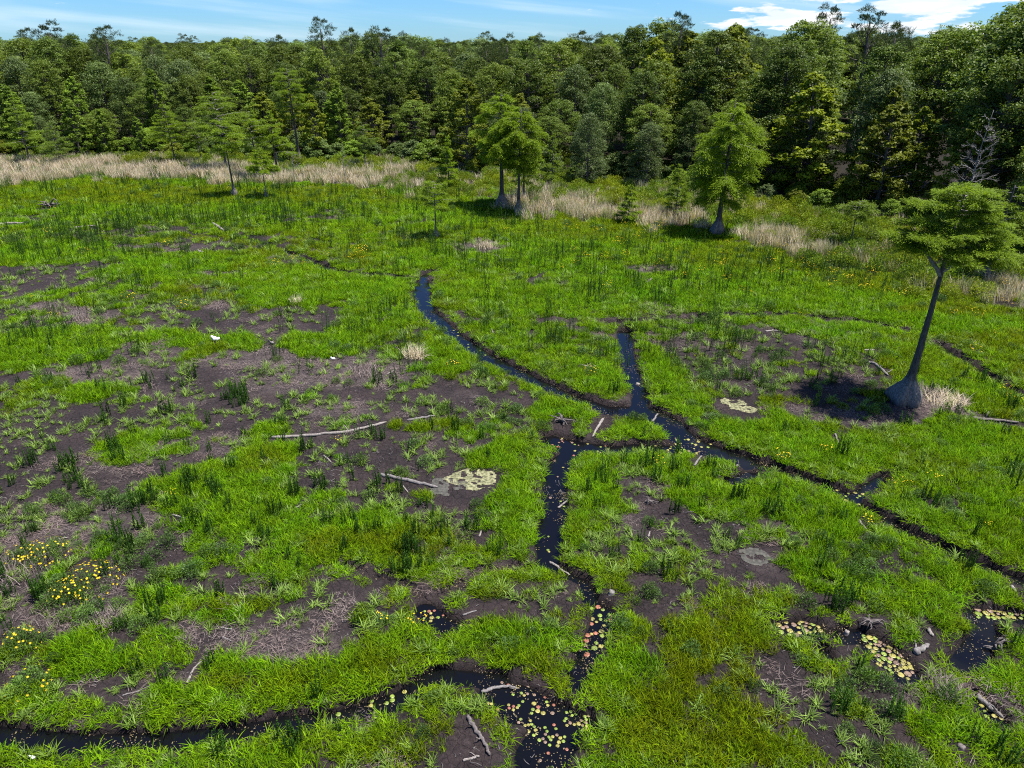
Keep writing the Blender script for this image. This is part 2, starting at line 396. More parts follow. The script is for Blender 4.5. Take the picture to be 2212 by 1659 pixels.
def fields(x, y):
    x = np.asarray(x, float)
    y = np.asarray(y, float)
    n1 = fbm(x / 2.6, y / 2.6, 3, 4)
    n2 = fbm(x / 0.9, y / 0.9, 21, 3)
    n3 = fbm(x / 7.0, y / 7.0, 41, 3)
    far = sstep(40, 62, y)
    f = {}
    f['cov'] = (0.47 + 0.20 * far) + 1.0 * (n1 - 0.5) + 0.5 * (n3 - .5) + (0.9 - .3 * far) * (n2 - .5)
    f['star'] = 0.45 - 0.25 * far + 0.5 * (n2 - 0.5)
    f['spike'] = 0.16 + 0.30 * far + 0.9 * (n3 - 0.5)
    f['herb'] = 0.16 + 0.9 * (fbm(x / 3.3, y / 3.3, 77, 2) - 0.5)
    f['thatch'] = np.clip(1.6 * (fbm(x / 2.2, y / 1.6, 91, 3) - 0.56), 0, 1)
    f['tan'] = np.zeros(x.shape)
    f['flow'] = 0.0 + 0.15 * np.clip(n3 - .5, 0, 1)
    f['hue'] = 0.46 + 1.5 * (n3 - 0.5) + 0.5 * (n1 - .5)
    f['bush'] = np.zeros(x.shape)
    u, v = proj(x, y)
    f['cov'] = cover_at(u, v) + .55 * (n1 - .5) + .25 * (n3 - .5)
    for kind, su, sv, ru, rv, k in S:
        ca, cb, cc = G(su, sv - rv), G(su, sv + rv), G(su, sv)
        cx, cy = cc[0], (ca[1] + cb[1]) / 2
        ry = max((ca[1] - cb[1]) / 2, 0.25)
        rx = ru / px_per_m(np.array([cx, cy, 0]))
        m = np.nonzero((np.abs(x - cx) < rx * 1.7) & (np.abs(y - cy) < ry * 1.7))[0]
        if len(m) == 0:
            continue
        d = np.sqrt(((x[m] - cx) / rx) ** 2 + ((y[m] - cy) / ry) ** 2) + 1.1 * (n1[m] - 0.5) + 0.55 * (n2[m] - 0.5)
        soft = 0.14 if kind in 'ML' else 0.34
        w = (k * .72 if kind in 'Mm' else k) * (1 - sstep(1 - soft, 1 + soft, d))
        for fk, val in KIND[kind].items():
            f[fk][m] += (val - f[fk][m]) * w
    n4 = fbm(x / .40, y / .40, 171, 2)
    f['cov'] = f['cov'] + .75 * (n2 - .5) + .6 * (n4 - .5)
    nz = fbm(x / 1.1, y / 1.1, 131, 3)
    t, d, z = channel_dist(x, y, nz)
    near = 1 - sstep(0.3, 1.3, d + 1.2 * (n1 - .5))
    near = np.where(d < 50, near, 0)
    f['cov'] = np.maximum(f['cov'], (0.72 + .9 * (n2 - .5)) * near)
    f['hue'] = f['hue'] + (0.60 - f['hue']) * near * .7
    f['t'], f['d'], f['chz'] = t, d, z
    ey = edge_y(x)
    wood = sstep(-1.5, 2.5, y - ey + 3 * (n1 - .5))
    f['wood'] = wood
    band = sstep(-6, -1, y - ey)
    f['bush'] = np.maximum(f['bush'], 0.6 * band)
    for k in ('cov', 'star', 'spike', 'herb', 'tan', 'flow'):
        f[k] = f[k] * (1 - wood)
    f['bush'] = f['bush'] * (1 - wood) + wood * .38 * (1 - sstep(8, 16, y - ey))
    und = 0.10 * (fbm(x / 5, y / 5, 200, 2) - 0.5) + 0.09 * (n2 - 0.5) + 0.13 * (fbm(x / .32, y / .32, 230, 3) - .5)
    f['z'] = und * (1 - 0.0 * wood) + z + 0.10 * near * (1 - sstep(-.2, -.05, -np.abs(z))) * 0 + 0.6 * wood
    return f


WATER_Z = -0.22


# ------------------------------------------------------------------ mesh helpers
def mesh_np(name, V, Q=None, T=None, mats=(), attrs=None, mi=None, smooth=False):
    V = np.asarray(V, np.float32).reshape(-1, 3)
    me = bpy.data.meshes.new(name)
    me.vertices.add(len(V))
    me.vertices.foreach_set("co", V.ravel())
    nq = 0 if Q is None else len(Q)
    nt = 0 if T is None else len(T)
    loops, starts = [], []
    if nq:
        loops.append(np.asarray(Q, np.int32).ravel())
        starts.append(np.arange(nq, dtype=np.int32) * 4)
    if nt:
        loops.append(np.asarray(T, np.int32).ravel())
        starts.append(nq * 4 + np.arange(nt, dtype=np.int32) * 3)
    if nq + nt:
        L = np.concatenate(loops)
        me.loops.add(len(L))
        me.loops.foreach_set("vertex_index", L)
        me.polygons.add(nq + nt)
        me.polygons.foreach_set("loop_start", np.concatenate(starts))
        if mi is not None:
            me.polygons.foreach_set("material_index", np.asarray(mi, np.int32))
        if smooth:
            me.polygons.foreach_set("use_smooth", np.ones(nq + nt, bool))
    for m in mats:
        me.materials.append(m)
    me.update(calc_edges=True)
    for k, (typ, arr) in (attrs or {}).items():
        a = me.attributes.new(k, typ, 'POINT')
        if typ == 'FLOAT':
            a.data.foreach_set("value", np.asarray(arr, np.float32).ravel())
        elif typ == 'INT':
            a.data.foreach_set("value", np.asarray(arr, np.int32).ravel())
        elif typ == 'FLOAT_VECTOR':
            a.data.foreach_set("vector", np.asarray(arr, np.float32).ravel())
        elif typ == 'FLOAT_COLOR':
            a.data.foreach_set("color", np.asarray(arr, np.float32).ravel())
    return me


class MB:
    """collects tubes and leaf faces with a per-vertex lightness value and a material slot per face"""

    def __init__(s):
        s.V, s.Q, s.T, s.lv, s.qm, s.tm, s.n = [], [], [], [], [], [], 0

    def add(s, V, Q=None, T=None, lv=0.5, m=0):
        V = np.asarray(V, float).reshape(-1, 3)
        s.V.append(V)
        s.lv.append(np.broadcast_to(np.asarray(lv, float), (len(V),)))
        if Q is not None and len(Q):
            s.Q.append(np.asarray(Q) + s.n)
            s.qm.append(np.full(len(Q), m))
        if T is not None and len(T):
            s.T.append(np.asarray(T) + s.n)
            s.tm.append(np.full(len(T), m))
        s.n += len(V)

    def tube(s, path, radii, sides=6, m=0, lv=0.5, cap=True, flute=None):
        P = np.asarray(path, float)
        R = np.asarray(radii, float)
        n = len(P)
        T = np.gradient(P, axis=0)
        T /= np.linalg.norm(T, axis=1)[:, None] + 1e-9
        ref = np.array([0.0, 0, 1]) if abs(T[0][2]) < 0.8 else np.array([1.0, 0, 0])
        X = np.cross(np.broadcast_to(ref, T.shape), T)
        X /= np.linalg.norm(X, axis=1)[:, None] + 1e-9
        Y = np.cross(T, X)
        a = np.linspace(0, 2 * np.pi, sides, endpoint=False)
        rr = R[:, None] * np.ones(sides)[None, :]
        if flute is not None:
            rr = rr * flute(np.arange(n)[:, None], a[None, :])
        V = P[:, None, :] + rr[:, :, None] * (np.cos(a)[None, :, None] * X[:, None, :] + np.sin(a)[None, :, None] * Y[:, None, :])
        i = np.arange(n - 1)[:, None] * sides
        j = np.arange(sides)[None, :]
        k = (j + 1) % sides
        Q = np.stack([i + j, i + k, i + sides + k, i + sides + j], -1).reshape(-1, 4)
        T3 = []
        V = V.reshape(-1, 3)
        if cap:
            c0 = len(V)
            V = np.vstack([V, P[0], P[-1]])
            T3 = [(c0, (q + 1) % sides, q) for q in range(sides)] + [(c0 + 1, (n - 1) * sides + q, (n - 1) * sides + (q + 1) % sides) for q in range(sides)]
        s.add(V, Q, T3, lv, m)

    def leaves(s, C, D, U, length, width, lv, m=0):
        """rhombic leaves: centres C, long axes D, side axes U"""
        L = np.asarray(length)[:, None] * 0.5
        W = np.asarray(width)[:, None] * 0.5
        V = np.stack([C - D * L, C + U * W, C + D * L, C - U * W], 1)
        n = len(C)
        Q = np.arange(n * 4).reshape(n, 4)
        s.add(V.reshape(-1, 3), Q, None, np.repeat(np.broadcast_to(lv, (n,)), 4), m)

    def mesh(s, name, mats, smooth=False):
        Q = np.concatenate(s.Q) if s.Q else None
        T = np.concatenate(s.T) if s.T else None
        mi = np.concatenate(s.qm + s.tm)
        return mesh_np(name, np.concatenate(s.V), Q, T, mats, {'lv': ('FLOAT', np.concatenate(s.lv))}, mi, smooth)


def norm(a):
    return a / (np.linalg.norm(a, axis=-1, keepdims=True) + 1e-9)


def rdir(r, n):
    return norm(r.normal(size=(n, 3)))


def link(name, me, parent=None, loc=None, rz=0.0, scale=None):
    o = bpy.data.objects.new(name, me)
    COL.objects.link(o)
    if parent is not None:
        o.parent = parent
    if loc is not None:
        o.location = loc
    o.rotation_euler = (0, 0, rz)
    if scale is not None:
        o.scale = scale
    return o


def tag(o, label, cat, group=None, kind=None):
    if label:
        o['label'] = label
    if cat:
        o['category'] = cat
    if group:
        o['group'] = group
    if kind:
        o['kind'] = kind
    return o


def empty(name, loc, rz=0.0, scale=None):
    o = link(name, None, None, loc, rz, scale)
    o.empty_display_size = 0.3
    return o


# ------------------------------------------------------------------ materials
def mat_new(name):
    m = bpy.data.materials.new(name)
    m.use_nodes = True
    m.node_tree.nodes.clear()
    return m, m.node_tree.nodes, m.node_tree.links


def leaf_mat(name, lo, hi, alt=None, trans=0.35, rough=0.5, spec=0.25, var=0.35):
    """foliage: per-leaf lightness from the mesh, a slow hue drift from the 'tint' of the plant, light shining through"""
    m, N, L = mat_new(name)
    out = N.new('ShaderNodeOutputMaterial')
    at = N.new('ShaderNodeAttribute'); at.attribute_name = 'lv'
    ti = N.new('ShaderNodeAttribute'); ti.attribute_type = 'INSTANCER'; ti.attribute_name = 'tint'
    oi = N.new('ShaderNodeObjectInfo')
    mx = N.new('ShaderNodeMixRGB')
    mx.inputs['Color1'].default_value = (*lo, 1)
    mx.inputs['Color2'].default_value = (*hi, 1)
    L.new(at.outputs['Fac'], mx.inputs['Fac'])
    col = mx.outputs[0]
    if alt is not None:
        m2 = N.new('ShaderNodeMixRGB')
        m2.inputs['Color2'].default_value = (*alt, 1)
        L.new(ti.outputs['Fac'], m2.inputs['Fac'])
        L.new(col, m2.inputs['Color1'])
        col = m2.outputs[0]
    hsv = N.new('ShaderNodeHueSaturation')
    mr = N.new('ShaderNodeMapRange')
    mr.inputs['To Min'].default_value = 1 - var
    mr.inputs['To Max'].default_value = 1 + var
    L.new(oi.outputs['Random'], mr.inputs['Value'])
    L.new(mr.outputs[0], hsv.inputs['Value'])
    L.new(col, hsv.inputs['Color'])
    col = hsv.outputs[0]
    p = N.new('ShaderNodeBsdfPrincipled')
    p.inputs['Roughness'].default_value = rough
    p.inputs['Specular IOR Level'].default_value = spec
    L.new(col, p.inputs['Base Color'])
    tr = N.new('ShaderNodeBsdfTranslucent')
    tc = N.new('ShaderNodeMixRGB'); tc.blend_type = 'MULTIPLY'; tc.inputs['Fac'].default_value = 1
    tc.inputs['Color2'].default_value = (1.15, 1.2, 0.5, 1)
    L.new(col, tc.inputs['Color1'])
    L.new(tc.outputs[0], tr.inputs['Color'])
    ms = N.new('ShaderNodeMixShader')
    ms.inputs['Fac'].default_value = trans
    L.new(p.outputs[0], ms.inputs[1])
    L.new(tr.outputs[0], ms.inputs[2])
    L.new(ms.outputs[0], out.inputs['Surface'])
    return m


def bark_mat(name, c1, c2, scale=6.0, rough=0.9, stain=None):
    m, N, L = mat_new(name)
    out = N.new('ShaderNodeOutputMaterial')
    tc = N.new('ShaderNodeTexCoord')
    mp = N.new('ShaderNodeMapping'); mp.inputs['Scale'].default_value = (scale, scale, scale * 0.22)
    nz = N.new('ShaderNodeTexNoise'); nz.inputs['Scale'].default_value = 2.0; nz.inputs['Detail'].default_value = 6; nz.inputs['Roughness'].default_value = 0.7
    L.new(tc.outputs['Object'], mp.inputs[0]); L.new(mp.outputs[0], nz.inputs['Vector'])
    cr = N.new('ShaderNodeValToRGB')
    cr.color_ramp.elements[0].position = 0.32; cr.color_ramp.elements[0].color = (*c1, 1)
    cr.color_ramp.elements[1].position = 0.68; cr.color_ramp.elements[1].color = (*c2, 1)
    L.new(nz.outputs['Fac'], cr.inputs[0])
    p = N.new('ShaderNodeBsdfPrincipled'); p.inputs['Roughness'].default_value = rough; p.inputs['Specular IOR Level'].default_value = 0.2
    if stain is None:
        L.new(cr.outputs[0], p.inputs['Base Color'])
    else:      # old high-water stain: the swollen butt is bleached up to a ragged line
        sx = N.new('ShaderNodeSeparateXYZ'); L.new(tc.outputs['Object'], sx.inputs[0])
        ad = N.new('ShaderNodeMath'); ad.operation = 'MULTIPLY_ADD'; ad.inputs[1].default_value = -.9
        L.new(nz.outputs['Fac'], ad.inputs[0]); L.new(sx.outputs['Z'], ad.inputs[2])
        mr = N.new('ShaderNodeMapRange'); mr.inputs['From Min'].default_value = .55; mr.inputs['From Max'].default_value = 1.15; mr.inputs['To Min'].default_value = 1; mr.inputs['To Max'].default_value = 0
        L.new(ad.outputs[0], mr.inputs['Value'])
        mm = N.new('ShaderNodeMixRGB'); mm.blend_type = 'MULTIPLY'; mm.inputs['Color2'].default_value = (*stain, 1)
        L.new(mr.outputs[0], mm.inputs['Fac']); L.new(cr.outputs[0], mm.inputs['Color1'])
        L.new(mm.outputs[0], p.inputs['Base Color'])
    bp = N.new('ShaderNodeBump'); bp.inputs['Strength'].default_value = 0.8; bp.inputs['Distance'].default_value = 0.03
    L.new(nz.outputs['Fac'], bp.inputs['Height']); L.new(bp.outputs[0], p.inputs['Normal'])
    L.new(p.outputs[0], out.inputs['Surface'])
    return m


M_LUSH = leaf_mat("marsh_grass", (0.045, 0.095, 0.003), (0.25, 0.43, 0.008), (0.0, 0.0, 0.0), .44, .6, .08, .28)
M_STAR = leaf_mat("tuft_grass", (0.060, 0.12, 0.014), (0.27, 0.39, 0.075), None, .3, .5, .18, .25)
M_SPIKE = leaf_mat("spike_leaf", (0.020, 0.060, 0.006), (0.060, 0.145, 0.012), None, .25, .55, .2, .3)
M_HERB = leaf_mat("herb_leaf", (0.04, 0.085, 0.022), (0.09, 0.16, 0.04), (0.13, 0.22, 0.02), .25, .5, .25, .3)
M_BUSH = leaf_mat("bush_leaf", (0.05, 0.095, 0.009), (0.20, 0.29, 0.025), (0.28, 0.32, 0.018), .36, .5, .22, .3)
M_TAN = leaf_mat("dry_reed", (0.28, 0.215, 0.145), (0.78, 0.67, 0.53), (0.12, 0.20, 0.03), .25, .7, .15, .2)
M_THATCH = leaf_mat("dry_thatch", (0.09, 0.068, 0.063), (0.30, 0.245, 0.225), (0.25, 0.18, 0.16), .1, .8, .1, .25)
M_FLOWER = leaf_mat("yellow_flower", (0.75, 0.48, 0.01), (0.85, 0.62, 0.03), None, .2, .6, .2, .15)
M_OAK = leaf_mat("oak_leaf", (0.038, 0.070, 0.010), (0.155, 0.225, 0.036), (0.15, 0.20, 0.022), .33, .5, .22, .36)
M_GREY = leaf_mat("grey_green_leaf", (0.045, 0.075, 0.020), (0.19, 0.25, 0.085), (0.13, 0.20, 0.035), .28, .5, .25, .3)
M_GUM = leaf_mat("bright_leaf", (0.055, 0.10, 0.008), (0.30, 0.43, 0.04), (0.14, 0.23, 0.025), .36, .5, .25, .2)
M_YEL = leaf_mat("yellow_green_leaf", (0.07, 0.10, 0.006), (0.27, 0.32, 0.016), (0.17, 0.19, 0.02), .34, .5, .22, .2)
M_PINE = leaf_mat("pine_needle", (0.028, 0.048, 0.014), (0.08, 0.115, 0.034), (0.09, 0.12, 0.03), .2, .55, .2, .2)
M_CYP = leaf_mat("cypress_leaf", (0.075, 0.13, 0.006), (0.26, 0.37, 0.016), (0.13, 0.19, 0.025), .42, .55, .15, .12)
M_BARK = bark_mat("grey_bark", (0.028, 0.025, 0.024), (0.115, 0.105, 0.100), 7, .9, (2.1, 2.1, 2.1))
M_BARKD = bark_mat("forest_bark", (0.04, 0.034, 0.03), (0.16, 0.145, 0.13), 5)
M_DEAD = bark_mat("bleached_wood", (0.13, 0.12, 0.118), (0.27, 0.25, 0.245), 9)
M_DRIFT = bark_mat("driftwood", (0.09, 0.08, 0.078), (0.30, 0.275, 0.265), 9)
M_DRIFTD = bark_mat("dark_driftwood", (0.06, 0.05, 0.048), (0.22, 0.19, 0.18), 9)
M_PALE = bark_mat("pale_wood", (0.15, 0.13, 0.115), (0.36, 0.32, 0.295), 9)

# lush grass: the tint runs olive -> lime -> deep green
_n, _l = M_LUSH.node_tree.nodes, M_LUSH.node_tree.links
for nd in list(_n):
    if nd.type == 'MIX_RGB' and nd.blend_type == 'MIX' and nd.inputs['Fac'].is_linked and nd.inputs['Fac'].links[0].from_node.attribute_name == 'tint':
        src = nd.inputs['Color1'].links[0].from_socket
        ramp = _n.new('ShaderNodeValToRGB')
        e = ramp.color_ramp.elements
        e[0].position, e[0].color = 0.0, (1.0, 0.72, 0.5, 1)
        e[1].position, e[1].color = 1.0, (0.74, 0.98, 0.9, 1)
        k = e.new(0.32); k.color = (0.98, 0.88, 0.7, 1)
        k = e.new(0.62); k.color = (1.06, 1.06, .9, 1)
        mul = _n.new('ShaderNodeMixRGB'); mul.blend_type = 'MULTIPLY'; mul.inputs['Fac'].default_value = 1
        _l.new(nd.inputs['Fac'].links[0].from_socket, ramp.inputs[0])
        _l.new(src, mul.inputs['Color1']); _l.new(ramp.outputs[0], mul.inputs['Color2'])
        for lk in list(nd.outputs[0].links):
            _l.new(mul.outputs[0], lk.to_socket)


def ground_material():
    m, N, L = mat_new("marsh_mud")
    out = N.new('ShaderNodeOutputMaterial')
    at = N.new('ShaderNodeAttribute'); at.attribute_name = 'soil'     # r thatch, g wet/ditch, b litter under trees
    sp = N.new('ShaderNodeSeparateColor')
    L.new(at.outputs['Color'], sp.inputs[0])
    geo = N.new('ShaderNodeNewGeometry')

    def noise(scale, detail, rough):
        n = N.new('ShaderNodeTexNoise')
        n.inputs['Scale'].default_value = scale; n.inputs['Detail'].default_value = detail; n.inputs['Roughness'].default_value = rough
        L.new(geo.outputs['Position'], n.inputs['Vector'])
        return n.outputs['Fac']

    def ramp(v, els):
        r = N.new('ShaderNodeValToRGB')
        e = r.color_ramp.elements
        e[0].position, e[0].color = els[0][0], (*els[0][1], 1)
        e[1].position, e[1].color = els[-1][0], (*els[-1][1], 1)
        for p, c in els[1:-1]:
            k = e.new(p); k.color = (*c, 1)
        L.new(v, r.inputs[0])
        return r.outputs[0]

    def mix(f, a, b):
        n = N.new('ShaderNodeMixRGB')
        L.new(f, n.inputs['Fac'])
        for i, c in ((1, a), (2, b)):
            if isinstance(c, tuple):
                n.inputs[i].default_value = (*c, 1)
            else:
                L.new(c, n.inputs[i])
        return n.outputs[0]

    def math_(op, a, b):
        n = N.new('ShaderNodeMath'); n.operation = op; n.use_clamp = True
        for i, v in ((0, a), (1, b)):
            if isinstance(v, (int, float)):
                n.inputs[i].default_value = v
            else:
                L.new(v, n.inputs[i])
        return n.outputs[0]

    fine = noise(9.0, 8, 0.75)
    mid = noise(1.3, 5, 0.6)
    mud = ramp(fine, [(0.30, (0.013, 0.0098, 0.0098)), (0.52, (0.040, 0.030, 0.0305)), (0.74, (0.088, 0.068, 0.068))])
    mud = mix(ramp(mid, [(0.40, (0, 0, 0)), (0.70, (0.6, 0.6, 0.6))]), mud, (0.050, 0.037, 0.038))
    var = ramp(noise(0.55, 5, 0.65), [(0.32, (0.62, 0.62, 0.64)), (0.5, (1, 1, 1)), (0.70, (1.45, 1.38, 1.34))])
    mv = N.new('ShaderNodeMixRGB'); mv.blend_type = 'MULTIPLY'; mv.inputs['Fac'].default_value = 1
    L.new(mud, mv.inputs[1]); L.new(var, mv.inputs[2])
    mud = mv.outputs[0]
    th = ramp(noise(14.0, 8, 0.8), [(0.34, (0.06, 0.046, 0.044)), (0.66, (0.20, 0.16, 0.152))])
    c = mix(math_('MULTIPLY', sp.outputs[0], ramp(noise(3.0, 6, 0.7), [(0.35, (0.1, .1, .1)), (0.6, (1, 1, 1))])), mud, th)
    c = mix(sp.outputs[1], c, (0.018, 0.013, 0.011))
    lit = ramp(fine, [(0.3, (0.010, 0.008, 0.005)), (0.7, (0.035, 0.028, 0.016))])
    c = mix(sp.outputs[2], c, lit)
    p = N.new('ShaderNodeBsdfPrincipled')
    p.inputs['Roughness'].default_value = 0.92
    p.inputs['Specular IOR Level'].default_value = 0.2
    L.new(c, p.inputs['Base Color'])
    # clods and shrinkage cracks
    vor = N.new('ShaderNodeTexVoronoi'); vor.feature = 'DISTANCE_TO_EDGE'; vor.inputs['Scale'].default_value = 3.6
    wob = N.new('ShaderNodeMixRGB'); wob.inputs['Fac'].default_value = 0.12
    nzc = N.new('ShaderNodeTexNoise'); nzc.inputs['Scale'].default_value = 3.0
    L.new(geo.outputs['Position'], nzc.inputs['Vector'])
    L.new(geo.outputs['Position'], wob.inputs[1]); L.new(nzc.outputs['Color'], wob.inputs[2])
    L.new(wob.outputs[0], vor.inputs['Vector'])
    crk = ramp(vor.outputs['Distance'], [(0.0, (0, 0, 0)), (0.06, (1, 1, 1))])
    h = math_('ADD', math_('MULTIPLY', fine, 0.8), math_('MULTIPLY', crk, 0.2))
    bp = N.new('ShaderNodeBump'); bp.inputs['Strength'].default_value = 1.0; bp.inputs['Distance'].default_value = 0.22
    L.new(h, bp.inputs['Height']); L.new(bp.outputs[0], p.inputs['Normal'])
    L.new(p.outputs[0], out.inputs['Surface'])
    return m


M_GROUND = ground_material()


def water_material():
    m, N, L = mat_new("still_dark_water")
    out = N.new('ShaderNodeOutputMaterial')
    p = N.new('ShaderNodeBsdfPrincipled')
    p.inputs['Base Color'].default_value = (0.004, 0.004, 0.005, 1)
    p.inputs['Roughness'].default_value = 0.03
    p.inputs['IOR'].default_value = 1.333
    nz = N.new('ShaderNodeTexNoise'); nz.inputs['Scale'].default_value = 3.0; nz.inputs['Detail'].default_value = 2
    bp = N.new('ShaderNodeBump'); bp.inputs['Strength'].default_value = 0.06; bp.inputs['Distance'].default_value = 0.02
    L.new(nz.outputs['Fac'], bp.inputs['Height']); L.new(bp.outputs[0], p.inputs['Normal'])
    L.new(p.outputs[0], out.inputs['Surface'])
    return m


def plain_mat(name, c1, c2, scale=20, rough=0.8, var=0.0, spec=0.25):
    m, N, L = mat_new(name)
    out = N.new('ShaderNodeOutputMaterial')
    g = N.new('ShaderNodeNewGeometry')
    nz = N.new('ShaderNodeTexNoise'); nz.inputs['Scale'].default_value = scale; nz.inputs['Detail'].default_value = 4
    L.new(g.outputs['Position'], nz.inputs['Vector'])
    r = N.new('ShaderNodeValToRGB')
    r.color_ramp.elements[0].position = .35; r.color_ramp.elements[0].color = (*c1, 1)
    r.color_ramp.elements[1].position = .65; r.color_ramp.elements[1].color = (*c2, 1)
    L.new(nz.outputs['Fac'], r.inputs[0])
    oi = N.new('ShaderNodeObjectInfo')
    mr = N.new('ShaderNodeMapRange'); mr.inputs['To Min'].default_value = 1 - var; mr.inputs['To Max'].default_value = 1 + var
    L.new(oi.outputs['Random'], mr.inputs['Value'])
    h = N.new('ShaderNodeHueSaturation')
    L.new(mr.outputs[0], h.inputs['Value']); L.new(r.outputs[0], h.inputs['Color'])
    p = N.new('ShaderNodeBsdfPrincipled'); p.inputs['Roughness'].default_value = rough; p.inputs['Specular IOR Level'].default_value = spec
    L.new(h.outputs[0], p.inputs['Base Color'])
    L.new(p.outputs[0], out.inputs['Surface'])
    return m


# ------------------------------------------------------------------ ground, water
def build_ground():
    rows = [-60.0, -25.0, 0.0, 5.0, 7.5]
    y = 9.0
    while y < 122:
        rows.append(y)
        y += max(0.115, y * 0.0056)
    rows += [126, 132, 140, 150, 165, 185, 220, 280, 400, 650, 1200, 3000, 9000]
    rows = np.array(rows)
    us = np.concatenate([[-14, -6, -3, -1.8, -1.25], np.linspace(-1, 1, 430), [1.25, 1.8, 3, 6, 14]])
    hw = np.where(rows < 9, 0.80 * 9 + 8, 0.80 * rows + 8)
    X = hw[:, None] * us[None, :]
    Y = np.broadcast_to(rows[:, None], X.shape)
    f = fields(X.ravel(), Y.ravel())
    z = f['z'].copy()
    outside = (Y.ravel() < 8.9) | (Y.ravel() > 123)
    z = np.where(outside, np.where(Y.ravel() > 100, 0.6, 0.0), z)
    V = np.stack([X.ravel(), Y.ravel(), z], 1)
    nr, nc = X.shape
    i = np.arange(nr - 1)[:, None] * nc
    j = np.arange(nc - 1)[None, :]
    Q = np.stack([i + j, i + j + 1, i + nc + j + 1, i + nc + j], -1).reshape(-1, 4)
    wet = np.clip(sstep(0.10, 0.30, -f['chz']), 0, 1)
    soil = np.stack([np.clip(f['thatch'], 0, 1) * (1 - wet), wet, np.clip(f['wood'], 0, 1), np.ones(len(z))], 1)
    me = mesh_np("ground", V, Q, None, [M_GROUND], {'soil': ('FLOAT_COLOR', soil)}, None, True)
    tag(link("ground", me), "dark brown mud flat of the drained marsh cut by narrow ditches", None, None, 'structure')
    w = mesh_np("water", [(-70, 8, WATER_Z), (70, 8, WATER_Z), (70, 75, WATER_Z), (-70, 75, WATER_Z)], [(0, 1, 2, 3)], None, [water_material()])
    tag(link("water", w), "dark still water lying in the marsh channels and pools", None, None, 'structure')


build_ground()


def ground_z(x, y):
    return float(fields(np.array([x]), np.array([y]))['z'][0])


# ------------------------------------------------------------------ plants of the marsh: prototypes
def blades(mb, r, base, az, length, width, lean, bend, lv, segs=3, m=0):
    """grass blades as bent tapering strips"""
    n = len(base)
    dh = np.stack([np.cos(az), np.sin(az), np.zeros(n)], 1)
    sd = np.stack([-np.sin(az), np.cos(az), np.zeros(n)], 1)
    rows = []
    p = base.copy()
    ang = lean.copy()
    for k in range(segs):
        w = width * (1 - 0.75 * (k / segs) ** 1.3) * 0.5
        rows.append(np.stack([p - sd * w[:, None], p + sd * w[:, None]], 1))
        step = (length / segs)[:, None]
        p = p + dh * (np.sin(ang)[:, None] * step) + np.array([0, 0, 1.0]) * (np.cos(ang)[:, None] * step)
        ang = ang + bend / segs
    V = np.concatenate([np.concatenate(rows, 1), p[:, None, :]], 1)       # n, 2*segs+1, 3
    nv = 2 * segs + 1
    o = np.arange(n)[:, None] * nv
    Q = [o + np.array([[2 * k, 2 * k + 1, 2 * k + 3, 2 * k + 2]]) for k in range(segs - 1)]
    T = o + np.array([[2 * segs - 2, 2 * segs - 1, 2 * segs]])
    lvv = np.repeat(lv, nv)
    mb.add(V.reshape(-1, 3), np.concatenate(Q) if Q else None, T, lvv, m)


def disc(r, n, rad, power=0.5):
    a = r.uniform(0, 2 * np.pi, n)
    q = rad * r.uniform(0, 1, n) ** power
    return np.stack([np.cos(a) * q, np.sin(a) * q, np.full(n, -0.03)], 1)


def p_lush(seed, n=64, rad=0.23, h=(0.11, 0.31), wid=(0.012, 0.026)):
    r = np.random.default_rng(seed)
    mb = MB()
    base = disc(r, n, rad, .55)
    edge = np.hypot(base[:, 0], base[:, 1]) / rad
    ln = r.uniform(*h, n) * (1 - 0.2 * edge) * r.choice([.75, 1.0, 1.3])
    blades(mb, r, base, r.uniform(0, 2 * np.pi, n), ln, r.uniform(*wid, n), r.uniform(0.05, 0.75, n), r.uniform(0.3, 1.5, n), np.clip(r.normal(.5, .36, n), 0, 1))
    return mb.mesh("lush", [M_LUSH])


def p_star(seed, n=34, ln=(0.22, 0.42)):
    r = np.random.default_rng(seed)
    mb = MB()
    k = r.integers(2, 5)
    cs = disc(r, k, 0.16)
    base = cs[r.integers(0, k, n)] + r.normal(0, .02, (n, 3)) * [1, 1, 0]
    blades(mb, r, base, r.uniform(0, 2 * np.pi, n), r.uniform(*ln, n), r.uniform(.018, .034, n), r.uniform(.25, 1.0, n), r.uniform(.4, 1.2, n), np.clip(r.normal(.5, .3, n), 0, 1))
    return mb.mesh("star", [M_STAR])


def p_spike(seed, stems=9, rad=0.30, h=(0.5, 1.0), per=64):
    r = np.random.default_rng(seed)
    mb = MB()
    for k in range(stems):
        b = disc(r, 1, rad)[0]
        H = r.uniform(*h)
        tilt = r.normal(0, .05, 2)
        t = r.uniform(0.06, 1, per) ** 0.9
        c = np.stack([b[0] + tilt[0] * t, b[1] + tilt[1] * t, H * t], 1)
        a = r.uniform(0, 2 * np.pi, per)
        rad_l = 0.048 * (1.05 - t) ** 0.4 + 0.010
        d = norm(np.stack([np.cos(a), np.sin(a), r.uniform(.3, 1.3, per)], 1))
        u = norm(np.cross(d, rdir(r, per)))
        mb.leaves(c + d * (rad_l * .55)[:, None], d, u, rad_l * 1.5, np.full(per, .020), np.clip(t * .7 + r.normal(.1, .15, per), 0, 1))
        mb.tube([b, (b[0] + tilt[0], b[1] + tilt[1], H)], [.010, .004], 3, 0, .2, False)
    return mb.mesh("spike_plant", [M_SPIKE])


